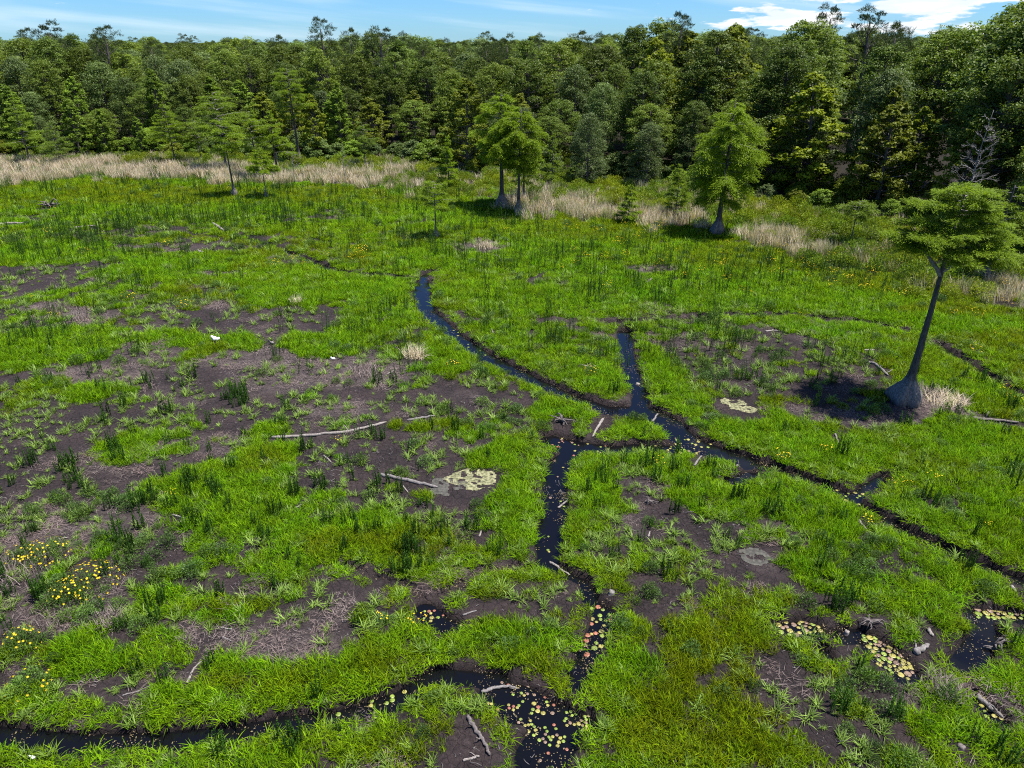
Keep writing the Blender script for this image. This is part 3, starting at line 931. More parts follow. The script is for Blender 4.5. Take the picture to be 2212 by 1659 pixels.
def p_herb(seed, rad=0.34, h=0.42, n=420, ls=0.06, mat=None, stems=12):
    r = np.random.default_rng(seed)
    mb = MB()
    d = rdir(r, n)
    d[:, 2] = np.abs(d[:, 2])
    q = r.uniform(.35, 1, n) ** .6
    bump = 1 + .3 * np.sin(3 * np.arctan2(d[:, 1], d[:, 0]) + seed) * (1 - d[:, 2])
    c = d * np.array([rad, rad, h]) * (q * bump)[:, None] + [0, 0, .02]
    ld = norm(d + .9 * rdir(r, n) + [0, 0, .2])
    u = norm(np.cross(ld, rdir(r, n)))
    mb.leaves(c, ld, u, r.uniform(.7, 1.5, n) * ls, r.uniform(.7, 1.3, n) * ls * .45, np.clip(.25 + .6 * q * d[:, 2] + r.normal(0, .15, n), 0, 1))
    for k in range(stems):
        a = r.uniform(0, 6.28)
        tip = np.array([math.cos(a) * rad * .7, math.sin(a) * rad * .7, h * r.uniform(.6, 1)])
        mb.tube([(0, 0, -.03), tip * .55 + [0, 0, .03], tip], [.008, .006, .003], 3, 0, .1, False)
    return mb.mesh("herb", [mat or M_HERB])


def p_tan(seed, n=62, rad=0.45, h=(0.7, 1.35)):
    r = np.random.default_rng(seed)
    mb = MB()
    base = disc(r, n, rad)
    blades(mb, r, base, r.normal(0.4, 1.6, n), r.uniform(*h, n), r.uniform(.018, .034, n), np.abs(r.normal(.1, .16, n)), r.uniform(0, .7, n), np.clip(r.normal(.5, .28, n), 0, 1))
    return mb.mesh("tan", [M_TAN])


def p_thatch(seed, n=60, rad=0.45):
    r = np.random.default_rng(seed)
    mb = MB()
    base = disc(r, n, rad)
    base[:, 2] = r.uniform(0, .05, n)
    blades(mb, r, base, r.normal(.6, 1.2, n), r.uniform(.10, .34, n), r.uniform(.006, .013, n), r.uniform(1.15, 1.5, n), r.uniform(-.1, .35, n), np.clip(r.normal(.5, .3, n), 0, 1), 2)
    return mb.mesh("thatch", [M_THATCH])


def p_heap(seed, n=260, rad=0.7, h=(0.35, 0.8), mat=None):
    r = np.random.default_rng(seed)
    mb = MB()
    base = disc(r, n, rad, .6)
    blades(mb, r, base, r.normal(.5, 1.5, n), r.uniform(*h, n), r.uniform(.014, .028, n), np.abs(r.normal(.55, .4, n)), r.uniform(.2, 1.1, n), np.clip(r.normal(.55, .28, n), 0, 1))
    return mb.mesh("dry_grass_tuft", [mat or M_THATCH])


def p_flower(seed, n=9):
    r = np.random.default_rng(seed)
    mb = MB()
    for k in range(n):
        b = disc(r, 1, .32)[0]
        h = r.uniform(.28, .5)
        mb.tube([b, (b[0] + r.normal(0, .04), b[1] + r.normal(0, .04), h)], [.006, .004], 3, 0, .3, False)
        c = np.array([[b[0], b[1], h]])
        nn = 5
        a = np.arange(nn) * 6.283 / nn + r.uniform(0, 6)
        d = np.stack([np.cos(a), np.sin(a), np.full(nn, .35)], 1)
        mb.leaves(c + d * .018, norm(d), norm(np.cross(d, [[0, 0, 1.]] * nn)), np.full(nn, .034), np.full(nn, .022), r.uniform(.3, 1, nn), 1)
    return mb.mesh("flower", [M_HERB, M_FLOWER])


def p_litter(seed, n=16):
    r = np.random.default_rng(seed)
    mb = MB()
    for k in range(n):
        b = disc(r, 1, .8)[0] + [0, 0, .045]
        a = r.uniform(0, 6.28)
        L = r.uniform(.03, .17) * (1 if r.uniform() < .85 else 2)
        d = np.array([math.cos(a), math.sin(a), r.normal(0, .12)]) * L
        mid = b + d * .5 + r.normal(0, .02, 3) + [0, 0, .01]
        w = r.uniform(.004, .009)
        mb.tube([b, mid, b + d], [w, w * 1.1, w * .5], 4, 0, .5, True)
    return mb.mesh("twigs", [M_DRIFT])


def p_flake(seed, n=26):
    r = np.random.default_rng(seed)
    mb = MB()
    c = disc(r, n, .45)
    c[:, 2] = r.uniform(.0, .012, n)
    a = r.uniform(0, 6.28, n)
    d = np.stack([np.cos(a), np.sin(a), r.normal(0, .08, n)], 1)
    u = np.stack([-np.sin(a), np.cos(a), r.normal(0, .15, n)], 1)
    mb.leaves(c, norm(d), norm(u), r.uniform(.025, .065, n), r.uniform(.02, .045, n), np.clip(r.normal(.5, .3, n), 0, 1))
    return mb.mesh("flakes", [M_FLAKE])


M_FLAKE = leaf_mat("floating_leaf", (0.07, 0.045, 0.03), (0.26, 0.21, 0.10), None, .1, .5, .3, .3)


def proto_coll(name, meshes):
    c = bpy.data.collections.new(name)
    for k, me in enumerate(meshes):
        o = bpy.data.objects.new(f"{name}_{k:02d}", me)
        c.objects.link(o)
    return c


def scatter(name, coll, n_var, P, rot, scl, tint, label):
    """one object of kind 'stuff': points that carry rotation, scale, variant and tint; geometry nodes set a plant on each"""
    n = len(P)
    r = np.random.default_rng(n + 5)
    me = mesh_np(name, P, None, None, [], {'rot': ('FLOAT_VECTOR', rot), 'scl': ('FLOAT_VECTOR', scl), 'idx': ('INT', r.integers(0, n_var, n)), 'tint': ('FLOAT', np.clip(tint, 0, 1))})
    o = link(name, me)
    tag(o, label, None, None, 'stuff')
    ng = bpy.data.node_groups.new(name + "_scatter", 'GeometryNodeTree')
    ng.interface.new_socket("Geometry", in_out='INPUT', socket_type='NodeSocketGeometry')
    ng.interface.new_socket("Geometry", in_out='OUTPUT', socket_type='NodeSocketGeometry')
    N, L = ng.nodes, ng.links
    gi, go = N.new('NodeGroupInput'), N.new('NodeGroupOutput')
    iop = N.new('GeometryNodeInstanceOnPoints')
    ci = N.new('GeometryNodeCollectionInfo')
    ci.inputs['Collection'].default_value = coll
    ci.inputs['Separate Children'].default_value = True
    ci.inputs['Reset Children'].default_value = True

    def na(attr, typ):
        k = N.new('GeometryNodeInputNamedAttribute')
        k.data_type = typ
        k.inputs['Name'].default_value = attr
        return [s for s in k.outputs if s.enabled and s.name == 'Attribute'][0]

    iop.inputs['Pick Instance'].default_value = True
    L.new(gi.outputs[0], iop.inputs['Points'])
    L.new(ci.outputs[0], iop.inputs['Instance'])
    L.new(na('idx', 'INT'), iop.inputs['Instance Index'])
    L.new(na('rot', 'FLOAT_VECTOR'), iop.inputs['Rotation'])
    L.new(na('scl', 'FLOAT_VECTOR'), iop.inputs['Scale'])
    L.new(iop.outputs[0], go.inputs[0])
    md = o.modifiers.new("scatter", 'NODES')
    md.node_group = ng
    return o


# candidate points over the visible marsh (and a margin beside it)
def candidates(dens_near, y0=9.5, y1=118, gamma=1.0, seed=1):
    """random points, dens_near per square metre up close, thinning with distance as the plants are set larger"""
    r = np.random.default_rng(seed)
    out = []
    ys = np.concatenate([np.arange(y0, 40, 2.0), np.arange(40, y1, 4.0)])
    for a, b in zip(ys[:-1], ys[1:]):
        ym = (a + b) / 2
        hw = 0.78 * ym + 5
        k = max(1.0, ym / 26.0)
        dn = dens_near / k ** (2 * gamma)
        n = int(dn * (b - a) * 2 * hw)
        out.append(np.stack([r.uniform(-hw, hw, n), r.uniform(a, b, n)], 1))
    return np.concatenate(out)


def rots(r, n, tilt):
    return np.stack([r.normal(0, tilt, n), r.normal(0, tilt, n), r.uniform(0, 6.283, n)], 1)


def dist_k(y, gamma):
    return np.maximum(1.0, y / 26.0) ** gamma


def pts(x, y, z):
    return np.stack([x, y, z], 1)


# places kept free of plants (tree butts, logs, pads): filled in below
SPIKE_SPOTS = []


LOGS = [
    ("log", [(823, 1026), (880, 1037), (945, 1053)], .085, "long straight grey log lying left of the pale algae crust", "log", M_DRIFT, 0),
    ("log", [(588, 948), (680, 942), (760, 934), (835, 915)], .075, "long bleached log stretched across the bare mud", "log", M_PALE, 2),
    ("log", [(880, 910), (940, 901)], .06, "short grey log end beyond the spiky tuft", "log", M_DRIFT, 0),
    ("branch", [(1873, 784), (1890, 788), (1904, 800), (1918, 814)], .085, "crooked grey branch on the grass left of the swollen cypress", "branch", M_DRIFT, 2),
    ("log", [(1303, 901), (1292, 918), (1280, 940)], .07, "brown plank-like log beside the dry path at the creek", "log", M_PALE, 0),
    ("branch", [(1410, 903), (1422, 886)], .06, "short grey stick leaning over the creek junction", "branch", M_DRIFT, 1),
    ("log", [(1011, 1549), (1028, 1580), (1045, 1605), (1058, 1634)], .065, "dark weathered log in the grass left of the lily pond", "log", M_DRIFTD, 2),
    ("branch", [(1040, 1484), (1070, 1474), (1100, 1472), (1118, 1476)], .05, "curved pale branch along the top bank of the lily pond", "branch", M_DRIFT, 1),
    ("branch", [(1188, 1204), (1204, 1214), (1216, 1224), (1232, 1232)], .05, "pale bent root where the middle creek turns", "branch", M_PALE, 1),
    ("log", [(2114, 1494), (2140, 1516), (2170, 1540)], .085, "grey log lying beside the small corner pool of pads", "log", M_DRIFT, 1),
    ("log", [(1976, 1413), (2006, 1395)], .09, "short bleached log beside the lily covered pool", "log", M_DRIFT, 1),
    ("branch", [(2004, 1360), (2014, 1376)], .06, "small pale stick standing above the lily covered pool", "branch", M_PALE, 0),
    ("branch", [(1855, 1124), (1862, 1134), (1872, 1144)], .05, "white forked stick in the grass below the long creek", "branch", M_PALE, 1),
    ("branch", [(162, 494), (186, 491), (208, 489)], .10, "far white stick lying in lime grass above the mud strip", "branch", M_PALE, 0),
    ("branch", [(-6, 486), (26, 483), (54, 483)], .12, "far white log running out of view in lime grass", "log", M_PALE, 0),
    ("log", [(460, 484), (472, 492), (484, 500)], .14, "far pale log slanting beside the spiky clump", "log", M_PALE, 0),
    ("branch", [(1074, 552), (1080, 560), (1086, 567)], .07, "white branch just below the big pinkish clump", "branch", M_PALE, 0),
    ("branch", [(1398, 612), (1408, 602)], .08, "pale stick among far spiky weeds beyond the right creek", "branch", M_PALE, 1),
    ("branch", [(1062, 712), (1066, 722)], .05, "tiny white stick in grass right of the upper creek", "branch", M_PALE, 0),
    ("branch", [(1254, 788), (1270, 794), (1288, 793)], .055, "white branch on the mud patch between the two creeks", "branch", M_PALE, 2),
    ("branch", [(836, 807), (846, 803), (857, 798)], .04, "thin pale stick on the mud below the dry tuft", "branch", M_PALE, 0),
    ("branch", [(128, 1166), (138, 1164), (149, 1163)], .035, "short white stick on the cracked mud above the bushes", "branch", M_PALE, 0),
    ("branch", [(478, 1358), (490, 1361), (502, 1363)], .03, "white stick crossing another beside a small spiky weed", "branch", M_PALE, 1),
    ("branch", [(480, 1378), (490, 1383), (501, 1388)], .035, "grey stick on mud below the crossed white sticks", "branch", M_DRIFT, 0),
    ("branch", [(404, 1476), (412, 1460), (420, 1445), (436, 1430)], .035, "pale crooked root standing on the dark mud bank", "branch", M_PALE, 3),
    ("branch", [(264, 1504), (296, 1494), (330, 1478)], .02, "thin dead stalks lying beside the round green weed", "branch", M_DRIFT, 0),
    ("branch", [(1866, 757), (1878, 756), (1890, 757)], .06, "pale stick on the mud left of the leaning cypress trunk", "branch", M_PALE, 0),
    ("branch", [(1654, 718), (1668, 715), (1683, 716)], .06, "white stick at the top of the right mud patch", "branch", M_PALE, 0),
    ("log", [(2100, 905), (2140, 909), (2200, 915)], .09, "dark brown log right of the reed clump by the cypress", "log", M_DRIFTD, 1),
    ("branch", [(1804, 938), (1808, 950), (1814, 964)], .05, "white stick in grass below the leaning cypress", "branch", M_PALE, 0),
    ("branch", [(1206, 1088), (1216, 1081), (1228, 1073)], .045, "white stick poking over the middle creek", "branch", M_PALE, 1),
    ("branch", [(1400, 1162), (1404, 1150)], .04, "small pale stick standing in grass right of the middle creek", "branch", M_PALE, 0),
    ("branch", [(1035, 1160), (1040, 1148)], .04, "white stick leaning in grass left of the middle creek", "branch", M_PALE, 0),
    ("branch", [(1000, 1645), (1020, 1640), (1036, 1636)], .04, "white stick at the foot of the pond log", "branch", M_PALE, 1),
    ("branch", [(1590, 1010), (1600, 1000)], .05, "dark root over the hole in the grass", "branch", M_DRIFTD, 1),
    ("branch", [(2184, 1268), (2194, 1280)], .06, "pale stick in the grass above the right pad pool", "branch", M_PALE, 0),
    ("branch", [(1000, 1330), (1030, 1322)], .03, "thin stick in the grass beside the small brown pool", "branch", M_DRIFT, 0),
    ("branch", [(640, 1098), (660, 1086)], .03, "pale twig at the edge of the lime patch", "branch", M_PALE, 0),
    ("branch", [(372, 1115), (400, 1120), (388, 1128)], .035, "forked pale driftwood below the bright lime patch", "branch", M_PALE, 2),
    ("branch", [(870, 1050), (882, 1066)], .03, "pale splinter below the long straight grey log", "branch", M_PALE, 0),
    ("branch", [(700, 985), (716, 1000)], .045, "white crooked stick between lime patch and bleached log", "branch", M_PALE, 1),
    ("branch", [(1500, 1005), (1516, 985)], .05, "grey stick leaning at the edge of the pad covered shallows", "branch", M_DRIFT, 0),
]

# open ground kept round things that lie in the marsh: (points, radius)
CLEAR = [([(u, v) for u, v in l[1]], l[2] + .06) for l in LOGS] + [([(u, v)], r_) for u, v, r_ in (
    (1214, 914, .55), (108, 448, .9), (1880, 1352, .4), (1400, 1085, .35), (1320, 1284, .25), (1378, 822, .25), (2075, 1615, .2),
    (467, 737, .3), (720, 778, .2), (588, 745, .2), (1590, 872, .8), (1570, 872, .7), (1612, 878, .6), (1020, 1036, .8), (985, 1042, .8), (1050, 1030, .7), (1636, 1205, .55), (1952, 866, .9), (1050, 536, .8), (893, 774, .35), (785, 806, .6))]


def clear_of(x, y):
    """distance to the nearest thing lying about, less its radius; the side towards the drone is kept a little wider"""
    out = np.full(x.shape, 9.0)
    for pp, rad in CLEAR:
        P = np.array([G(u, v)[:2] for u, v in pp])
        if len(P) == 1:
            P = np.vstack([P, P + [.01, 0]])
        lo, hi = P.min(0) - rad - 1.2, P.max(0) + rad + 1.2
        m = np.nonzero((x > lo[0]) & (x < hi[0]) & (y > lo[1]) & (y < hi[1]))[0]
        if len(m) == 0:
            continue
        d = np.full(len(m), 9.0)
        for a, b in zip(P[:-1], P[1:]):
            ab = b - a
            s_ = np.clip(((x[m] - a[0]) * ab[0] + (y[m] - a[1]) * ab[1]) / (ab @ ab), 0, 1)
            dx, dy = x[m] - a[0] - s_ * ab[0], y[m] - a[1] - s_ * ab[1]
            d = np.minimum(d, np.hypot(dx, np.where(dy < 0, dy * .45, dy)))
        out[m] = np.minimum(out[m], d - rad)
    return out


def build_stuff():
    # ---- bright marsh grass
    c = candidates(27, gamma=.62, seed=3)
    f = fields(c[:, 0], c[:, 1])
    r = np.random.default_rng(31)
    cov = f['cov'] - 0.25 * np.clip(f['tan'], 0, 1) - .4 * np.clip(f['bush'], 0, 1)
    keep = (cov + r.normal(0, .07, len(cov)) > 0.52) & (f['d'] > .12 + .20 * r.uniform(0, 1, len(cov)) + .12 * (c[:, 1] > 28)) & (f['chz'] > -.16) & (clear_of(c[:, 0], c[:, 1]) > .12)
    x, y, z = c[keep, 0], c[keep, 1], f['z'][keep]
    k = dist_k(y, .62)
    n = len(x)
    s = r.uniform(.75, 1.25, n) * (0.75 + .5 * np.clip(cov[keep], 0, 1))
    scl = np.stack([s * k, s * k, s * (0.55 + .9 * fbm(x / 2, y / 2, 300, 2)) * k ** .3 * (.45 + .55 * sstep(.1, .9, f['d'][keep]))], 1)
    tint = f['hue'][keep] + r.normal(0, .17, n)
    scatter("grass", proto_coll("grass_kinds", [p_lush(100 + q) for q in range(6)]), 6, pts(x, y, z), rots(r, n, .08), scl, tint, "bright lime green marsh grass growing thick between the mud patches")
    print("grass", n)

    # ---- looser, paler tufts spreading over the mud
    c = candidates(13, gamma=.6, seed=4)
    f = fields(c[:, 0], c[:, 1])
    r = np.random.default_rng(32)
    pr = np.clip(f['star'] * 1.15, 0, 1) * (fbm(c[:, 0] / 1.3, c[:, 1] / 1.3, 310, 2) > .38)
    keep = (r.uniform(0, 1, len(pr)) < pr) & (f['d'] > .1) & (f['chz'] > -.1) & (clear_of(c[:, 0], c[:, 1]) > .05)
    x, y, z = c[keep, 0], c[keep, 1], f['z'][keep]
    n = len(x)
    s = np.where(r.uniform(0, 1, n) < .4, r.uniform(.22, .5, n), r.uniform(.55, 1.25, n)) * dist_k(y, .5)
    scatter("tuft_grass", proto_coll("tuft_kinds", [p_star(200 + q) for q in range(7)]), 7, pts(x, y, z), rots(r, n, .1), np.stack([s, s, s], 1), r.uniform(0, 1, n), "loose star shaped tufts of pale green grass spreading over the mud")
    print("tufts", n)

    # ---- upright dark spikes: nearest become things of their own, the rest is one mass
    c = candidates(2.4, gamma=.40, seed=5)
    f = fields(c[:, 0], c[:, 1])
    r = np.random.default_rng(33)
    pr = np.clip(f['spike'], 0, 1) ** 1.3
    keep = (r.uniform(0, 1, len(pr)) < pr) & (f['d'] > .15) & (f['chz'] > -.1) & (clear_of(c[:, 0], c[:, 1]) > .1)
    x, y, z = c[keep, 0], c[keep, 1], f['z'][keep]
    hue = f['cov'][keep]
    uu, vv = proj(x, y, z)
    inview = (uu > 10) & (uu < 2200) & (vv < 1640)
    order = np.argsort(np.where(inview, y, 999))
    first = order[:285]
    for q in first:
        SPIKE_SPOTS.append((x[q], y[q], z[q], hue[q]))
    rest = np.ones(len(x), bool)
    rest[first] = False
    x, y, z = x[rest], y[rest], z[rest]
    n = len(x)
    s = r.uniform(.65, 1.25, n)
    kk = dist_k(y, .3)
    scatter("spiky_weeds", proto_coll("spiky_weed_kinds", [p_spike(300 + q, 2 + q, .14 + .07 * q, (.6, 1.25), per=46) for q in range(6)]), 6, pts(x, y, z), rots(r, n, .05), np.stack([s * kk, s * kk, s * (1 + .25 * np.clip((y - 30) / 50, 0, 1))], 1), r.uniform(0, 1, n), "dark green upright spiky weeds standing all over the farther marsh")
    print("spikes", n)

    # ---- low leafy herbs
    c = candidates(2.6, gamma=.5, seed=6)
    f = fields(c[:, 0], c[:, 1])
    r = np.random.default_rng(34)
    keep = (r.uniform(0, 1, len(c)) < np.clip(f['herb'], 0, 1) ** 1.2 * .9) & (f['d'] > .15) & (f['chz'] > -.1) & (clear_of(c[:, 0], c[:, 1]) > .1)
    x, y, z = c[keep, 0], c[keep, 1], f['z'][keep]
    n = len(x)
    s = r.uniform(.5, 1.2, n) * dist_k(y, .35)
    scatter("leafy_weeds", proto_coll("herb_kinds", [p_herb(400 + q) for q in range(5)]), 5, pts(x, y, z), rots(r, n, .1), np.stack([s, s, s * r.uniform(.6, 1.1, n)], 1), r.uniform(0, .7, n) * (1 - .3 * (y < 30)), "low grey green leafy weeds scattered through the marsh")
    print("herbs", n)

    # ---- dry reeds along the wood
    c = candidates(6.0, y0=45, gamma=.45, seed=7)
    f = fields(c[:, 0], c[:, 1])
    r = np.random.default_rng(35)
    p_ = np.clip(f['tan'], 0, 1) * np.clip(-.75 + 3.2 * fbm(c[:, 0] / 3.0, c[:, 1] / 1.6, 320, 3), .05, 1.1)
    keep = (r.uniform(0, 1, len(c)) < p_ * .8)
    x, y, z = c[keep, 0], c[keep, 1], f['z'][keep]
    n = len(x)
    s = r.uniform(.7, 1.15, n)
    kk = dist_k(y, .3)
    scatter("dry_reeds", proto_coll("reed_kinds", [p_tan(500 + q) for q in range(5)]), 5, pts(x, y, z), rots(r, n, .08), np.stack([s * kk, s * kk, s], 1), np.where(r.uniform(0, 1, n) < .22, r.uniform(.3, .9, n), 0), "pale tan dry reeds standing along the edge of the wood")
    print("reeds", n)

    # ---- knee-high green undergrowth before the wood
    c = candidates(5.0, y0=40, gamma=.4, seed=8)
    f = fields(c[:, 0], c[:, 1])
    r = np.random.default_rng(36)
    keep = (r.uniform(0, 1, len(c)) < np.clip(f['bush'], 0, 1) * .62)
    x, y, z = c[keep, 0], c[keep, 1], f['z'][keep]
    n = len(x)
    s = r.uniform(.5, 1.35, n)
    scatter("undergrowth", proto_coll("undergrowth_kinds", [p_herb(600 + q, .75, .85, 520, .13, M_BUSH) for q in range(5)]), 5, pts(x, y, z), rots(r, n, .1), np.stack([s, s, s * r.uniform(.7, 1.3, n)], 1), np.clip(fbm(x / 4, y / 4, 330, 2) * 1.6 - .5 + r.normal(0, .12, n), 0, 1), "green and yellow green undergrowth crowding the foot of the wood")
    print("undergrowth", n)

    # ---- dead thatch lying on the mud
    c = candidates(4.5, gamma=.55, seed=9)
    f = fields(c[:, 0], c[:, 1])
    r = np.random.default_rng(37)
    keep = (r.uniform(0, 1, len(c)) < np.clip(f['thatch'], 0, 1) * .95 + .03 * (f['cov'] < .4)) & (f['chz'] > -.15) & (f['wood'] < .3)
    x, y, z = c[keep, 0], c[keep, 1], f['z'][keep]
    n = len(x)
    s = r.uniform(.5, 1.3, n) * dist_k(y, .5)
    scatter("dead_thatch", proto_coll("thatch_kinds", [p_thatch(700 + q) for q in range(5)]), 5, pts(x, y, z + .01), rots(r, n, .05), np.stack([s, s, s], 1), r.uniform(0, 1, n) ** 2, "pinkish grey dead grass lying flat on the mud")
    print("thatch", n)

    # ---- yellow flowers among the grass
    c = candidates(1.6, gamma=.5, seed=10)
    f = fields(c[:, 0], c[:, 1])
    r = np.random.default_rng(38)
    keep = (r.uniform(0, 1, len(c)) < np.clip(f['flow'], 0, 1) * .62) & (f['d'] > .2) & (fbm(c[:, 0] / 1.8, c[:, 1] / 1.8, 340, 2) > .46)
    x, y, z = c[keep, 0], c[keep, 1], f['z'][keep]
    n = len(x)
    s = r.uniform(.6, 1.1, n) * dist_k(y, .35)
    scatter("yellow_flowers", proto_coll("flower_kinds", [p_flower(800 + q) for q in range(5)]), 5, pts(x, y, z), rots(r, n, .08), np.stack([s, s, s * (1.0 + .3 * (y > 40))], 1), r.uniform(0, 1, n), "small yellow flowers scattered through the marsh grass")
    print("flowers", n)

    # ---- twigs on bare mud
    c = candidates(1.0, y1=75, gamma=.8, seed=12)
    f = fields(c[:, 0], c[:, 1])
    r = np.random.default_rng(39)
    keep = (r.uniform(0, 1, len(c)) < .45 * (f['cov'] < .5) + .05) & (f['chz'] > -.2)
    x, y, z = c[keep, 0], c[keep, 1], f['z'][keep]
    n = len(x)
    s = r.uniform(.6, 1.3, n)
    scatter("twig_litter", proto_coll("twig_kinds", [p_litter(900 + q) for q in range(5)]), 5, pts(x, y, z), rots(r, n, .02), np.stack([s, s, s], 1), r.uniform(0, 1, n), "pale broken twigs littering the bare mud")

    # ---- dead leaves on the ditch margins and afloat
    c = candidates(16, y1=62, gamma=.7, seed=13)
    f = fields(c[:, 0], c[:, 1])
    r = np.random.default_rng(40)
    pr = np.where(f['z'] < WATER_Z, .05, .22) * (f['chz'] < -.03)
    pr = pr + .35 * np.exp(-((f['t'] - 1.0) / .25) ** 2) * (c[:, 1] < 45)
    keep = r.uniform(0, 1, len(c)) < pr
    x, y, z = c[keep, 0], c[keep, 1], np.maximum(f['z'][keep], WATER_Z) + .012
    n = len(x)
    s = r.uniform(.5, 1.1, n)
    scatter("fallen_leaves", proto_coll("leaf_litter_kinds", [p_flake(950 + q) for q in range(5)]), 5, pts(x, y, z), rots(r, n, .02), np.stack([s, s, s], 1), r.uniform(0, 1, n), "small dead leaves gathered along the ditch banks and afloat")
    print("flakes", n)


build_stuff()

# individual spiky weeds
LANDMARKS = [(1170, 1550, "by the near lily pond"), (400, 1590, "along the bottom ditch"), (420, 1380, "on the dark bank above the bottom ditch"), (150, 1260, "by the flowering bushes"), (150, 1060, "by the spiky mound"),
             (480, 1100, "by the large lime patch"), (720, 1230, "by the small brown pool"), (880, 1040, "by the long straight grey log"), (1190, 1120, "along the middle creek"), (1380, 1080, "right of the middle creek"),
             (1600, 1180, "by the grey dried puddle crust"), (1850, 1390, "by the lily covered pool"), (1650, 1560, "below the lily covered pool"), (2120, 1540, "by the small corner pool"), (1980, 1160, "along the long creek"), (2150, 1050, "by the right edge of the marsh"),
             (1950, 880, "by the swollen cypress"), (1640, 800, "on the right mud patch"), (1360, 800, "by the short side creek"), (1060, 740, "along the upper creek"), (720, 930, "by the long bleached log"), (340, 960, "by the middle lime patch"), (470, 750, "by the white scrap")]
spk = [p_spike(330 + q, 3 + 2 * q, .10 + .04 * q, (.4, .85), 70) for q in range(7)]
for i, (x, y, z, cv) in enumerate(SPIKE_SPOTS):
    r_ = random.Random(i)
    me = spk[min(6, int(r_.random() ** 1.6 * 7))]
    s = r_.uniform(.65, 1.2)
    o = link("spike_plant", me, None, (x, y, z), r_.uniform(0, 6.28), (s, s, s * r_.uniform(.85, 1.2)))
    u_, v_ = proj(x, y, z)
    lm = min(LANDMARKS, key=lambda q: (q[0] - u_) ** 2 + 1.6 * (q[1] - v_) ** 2)[2]
    lab = ("dark green spiky weed in bright grass " if cv > .5 else "dark green spiky weed on brown mud ") + lm
    tag(o, lab, "weed", lab)


# ------------------------------------------------------------------ trees
def trunk_path(r, H, lean=(0, 0), wob=0.02, n=12):
    t = np.linspace(0, 1, n)
    w = np.cumsum(r.normal(0, wob, (n, 2)), 0) * H * 0.12
    w -= w[0]
    return np.stack([lean[0] * H * t ** 1.2 + w[:, 0], lean[1] * H * t ** 1.2 + w[:, 1], H * t - 0.12 * (1 - t)], 1)


def broad_crown(seed, H, W, kind):
    """a forest tree: trunk and limbs in one mesh, leaf masses in another"""
    r = np.random.default_rng(seed)
    tr, cr = MB(), MB()
    P = trunk_path(r, H * .9, r.normal(0, .02, 2))
    tr.tube(P, np.linspace(.024, .006, len(P)) * H * .9, 7, 0)
    shape = dict(
        oak=(64, .18, lambda t: math.sin(math.pi * min(1, .14 + .82 * t)) ** .62, (.055, .105), 330, (.24, .15)),
        tall=(60, .28, lambda t: math.sin(math.pi * min(1, .10 + .84 * t)) ** .7, (.050, .09), 320, (.24, .15)),
        gum=(64, .08, lambda t: math.sin(math.pi * min(1, .22 + .76 * t)) ** .75 * (1.12 - .35 * t), (.045, .085), 280, (.26, .19)),
        mound=(60, .02, lambda t: math.sqrt(max(.02, 1 - t * t)), (.075, .135), 340, (.22, .12)),
        pine=(20, .55, lambda t: math.sin(math.pi * min(1, .16 + .76 * t)) ** .8 * .9, (.035, .062), 330, (.32, .05)),
        scrub=(26, .02, lambda t: math.sqrt(max(.04, 1 - t ** 1.6)), (.16, .26), 420, (.17, .10)),
    )[kind]
    nl, t0, R, lr, per, ls = shape
    sun_off = r.uniform(0, 6.28)
    for k in range(nl):
        t = (k + r.uniform(.1, .9)) / nl
        if kind != 'gum':
            t = t ** .85
        z = H * (t0 + (1 - t0) * t * .94)
        rho = W * R(t) * r.uniform(.30, 1.15) ** .5 * .92
        if kind in ('oak', 'tall') and t > .9:
            rho *= .8
        a = 2.399 * k + r.normal(0, .35) + sun_off
        c = np.array([math.cos(a) * rho, math.sin(a) * rho, z])
        q = P[min(len(P) - 1, int(len(P) * min(.98, (z / (H * .9)) * .86)))]
        c[:2] += q[:2]
        lrad = H * r.uniform(*lr) * (1.0 if kind != 'gum' else 1.1 - .45 * t) * (.8 if t > .88 else 1)
        lrad = min(lrad, W * .48)
        # limb
        if kind != 'scrub' or k % 3 == 0:
            b = q * 1.0
            b[2] = max(.4, min(b[2], z - .25 * rho))
            mid = (b + c) / 2 + [0, 0, -.04 * rho] + r.normal(0, .05, 3) * rho
            wr = .004 * H * (1.3 - t)
            tr.tube([b, mid, c], [wr * 1.6, wr, wr * .35], 5, 0, .5, False)
        n = int(per * r.uniform(.7, 1.3))
        d = rdir(r, n)
        d[:, 2] = np.where(d[:, 2] < -.15, -d[:, 2], d[:, 2])
        s = r.uniform(.30, 1.0, n) ** .45
        lump = 1 + .28 * np.sin(d[:, 0] * 5 + k) * np.sin(d[:, 1] * 5 - k) + .18 * np.sin(d[:, 2] * 9 + 2 * k)
        ell = np.array([1.0, 1.0, .74 if kind in ('oak', 'tall', 'scrub', 'mound') else .85])
        pos = c + d * ell * (lrad * s * lump)[:, None]
        nn = norm(d * .5 + np.array([0, 0, .55]) + .75 * rdir(r, n))
        ax = norm(np.cross(nn, rdir(r, n)))
        u = np.cross(nn, ax)
        if kind == 'pine':
            ax = norm(d + [0, 0, .4] + .4 * rdir(r, n))
            u = norm(np.cross(ax, rdir(r, n)))
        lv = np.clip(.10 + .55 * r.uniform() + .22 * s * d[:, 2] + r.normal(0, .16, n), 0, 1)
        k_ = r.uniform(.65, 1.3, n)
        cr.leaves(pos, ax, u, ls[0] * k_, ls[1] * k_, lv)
    return tr, cr


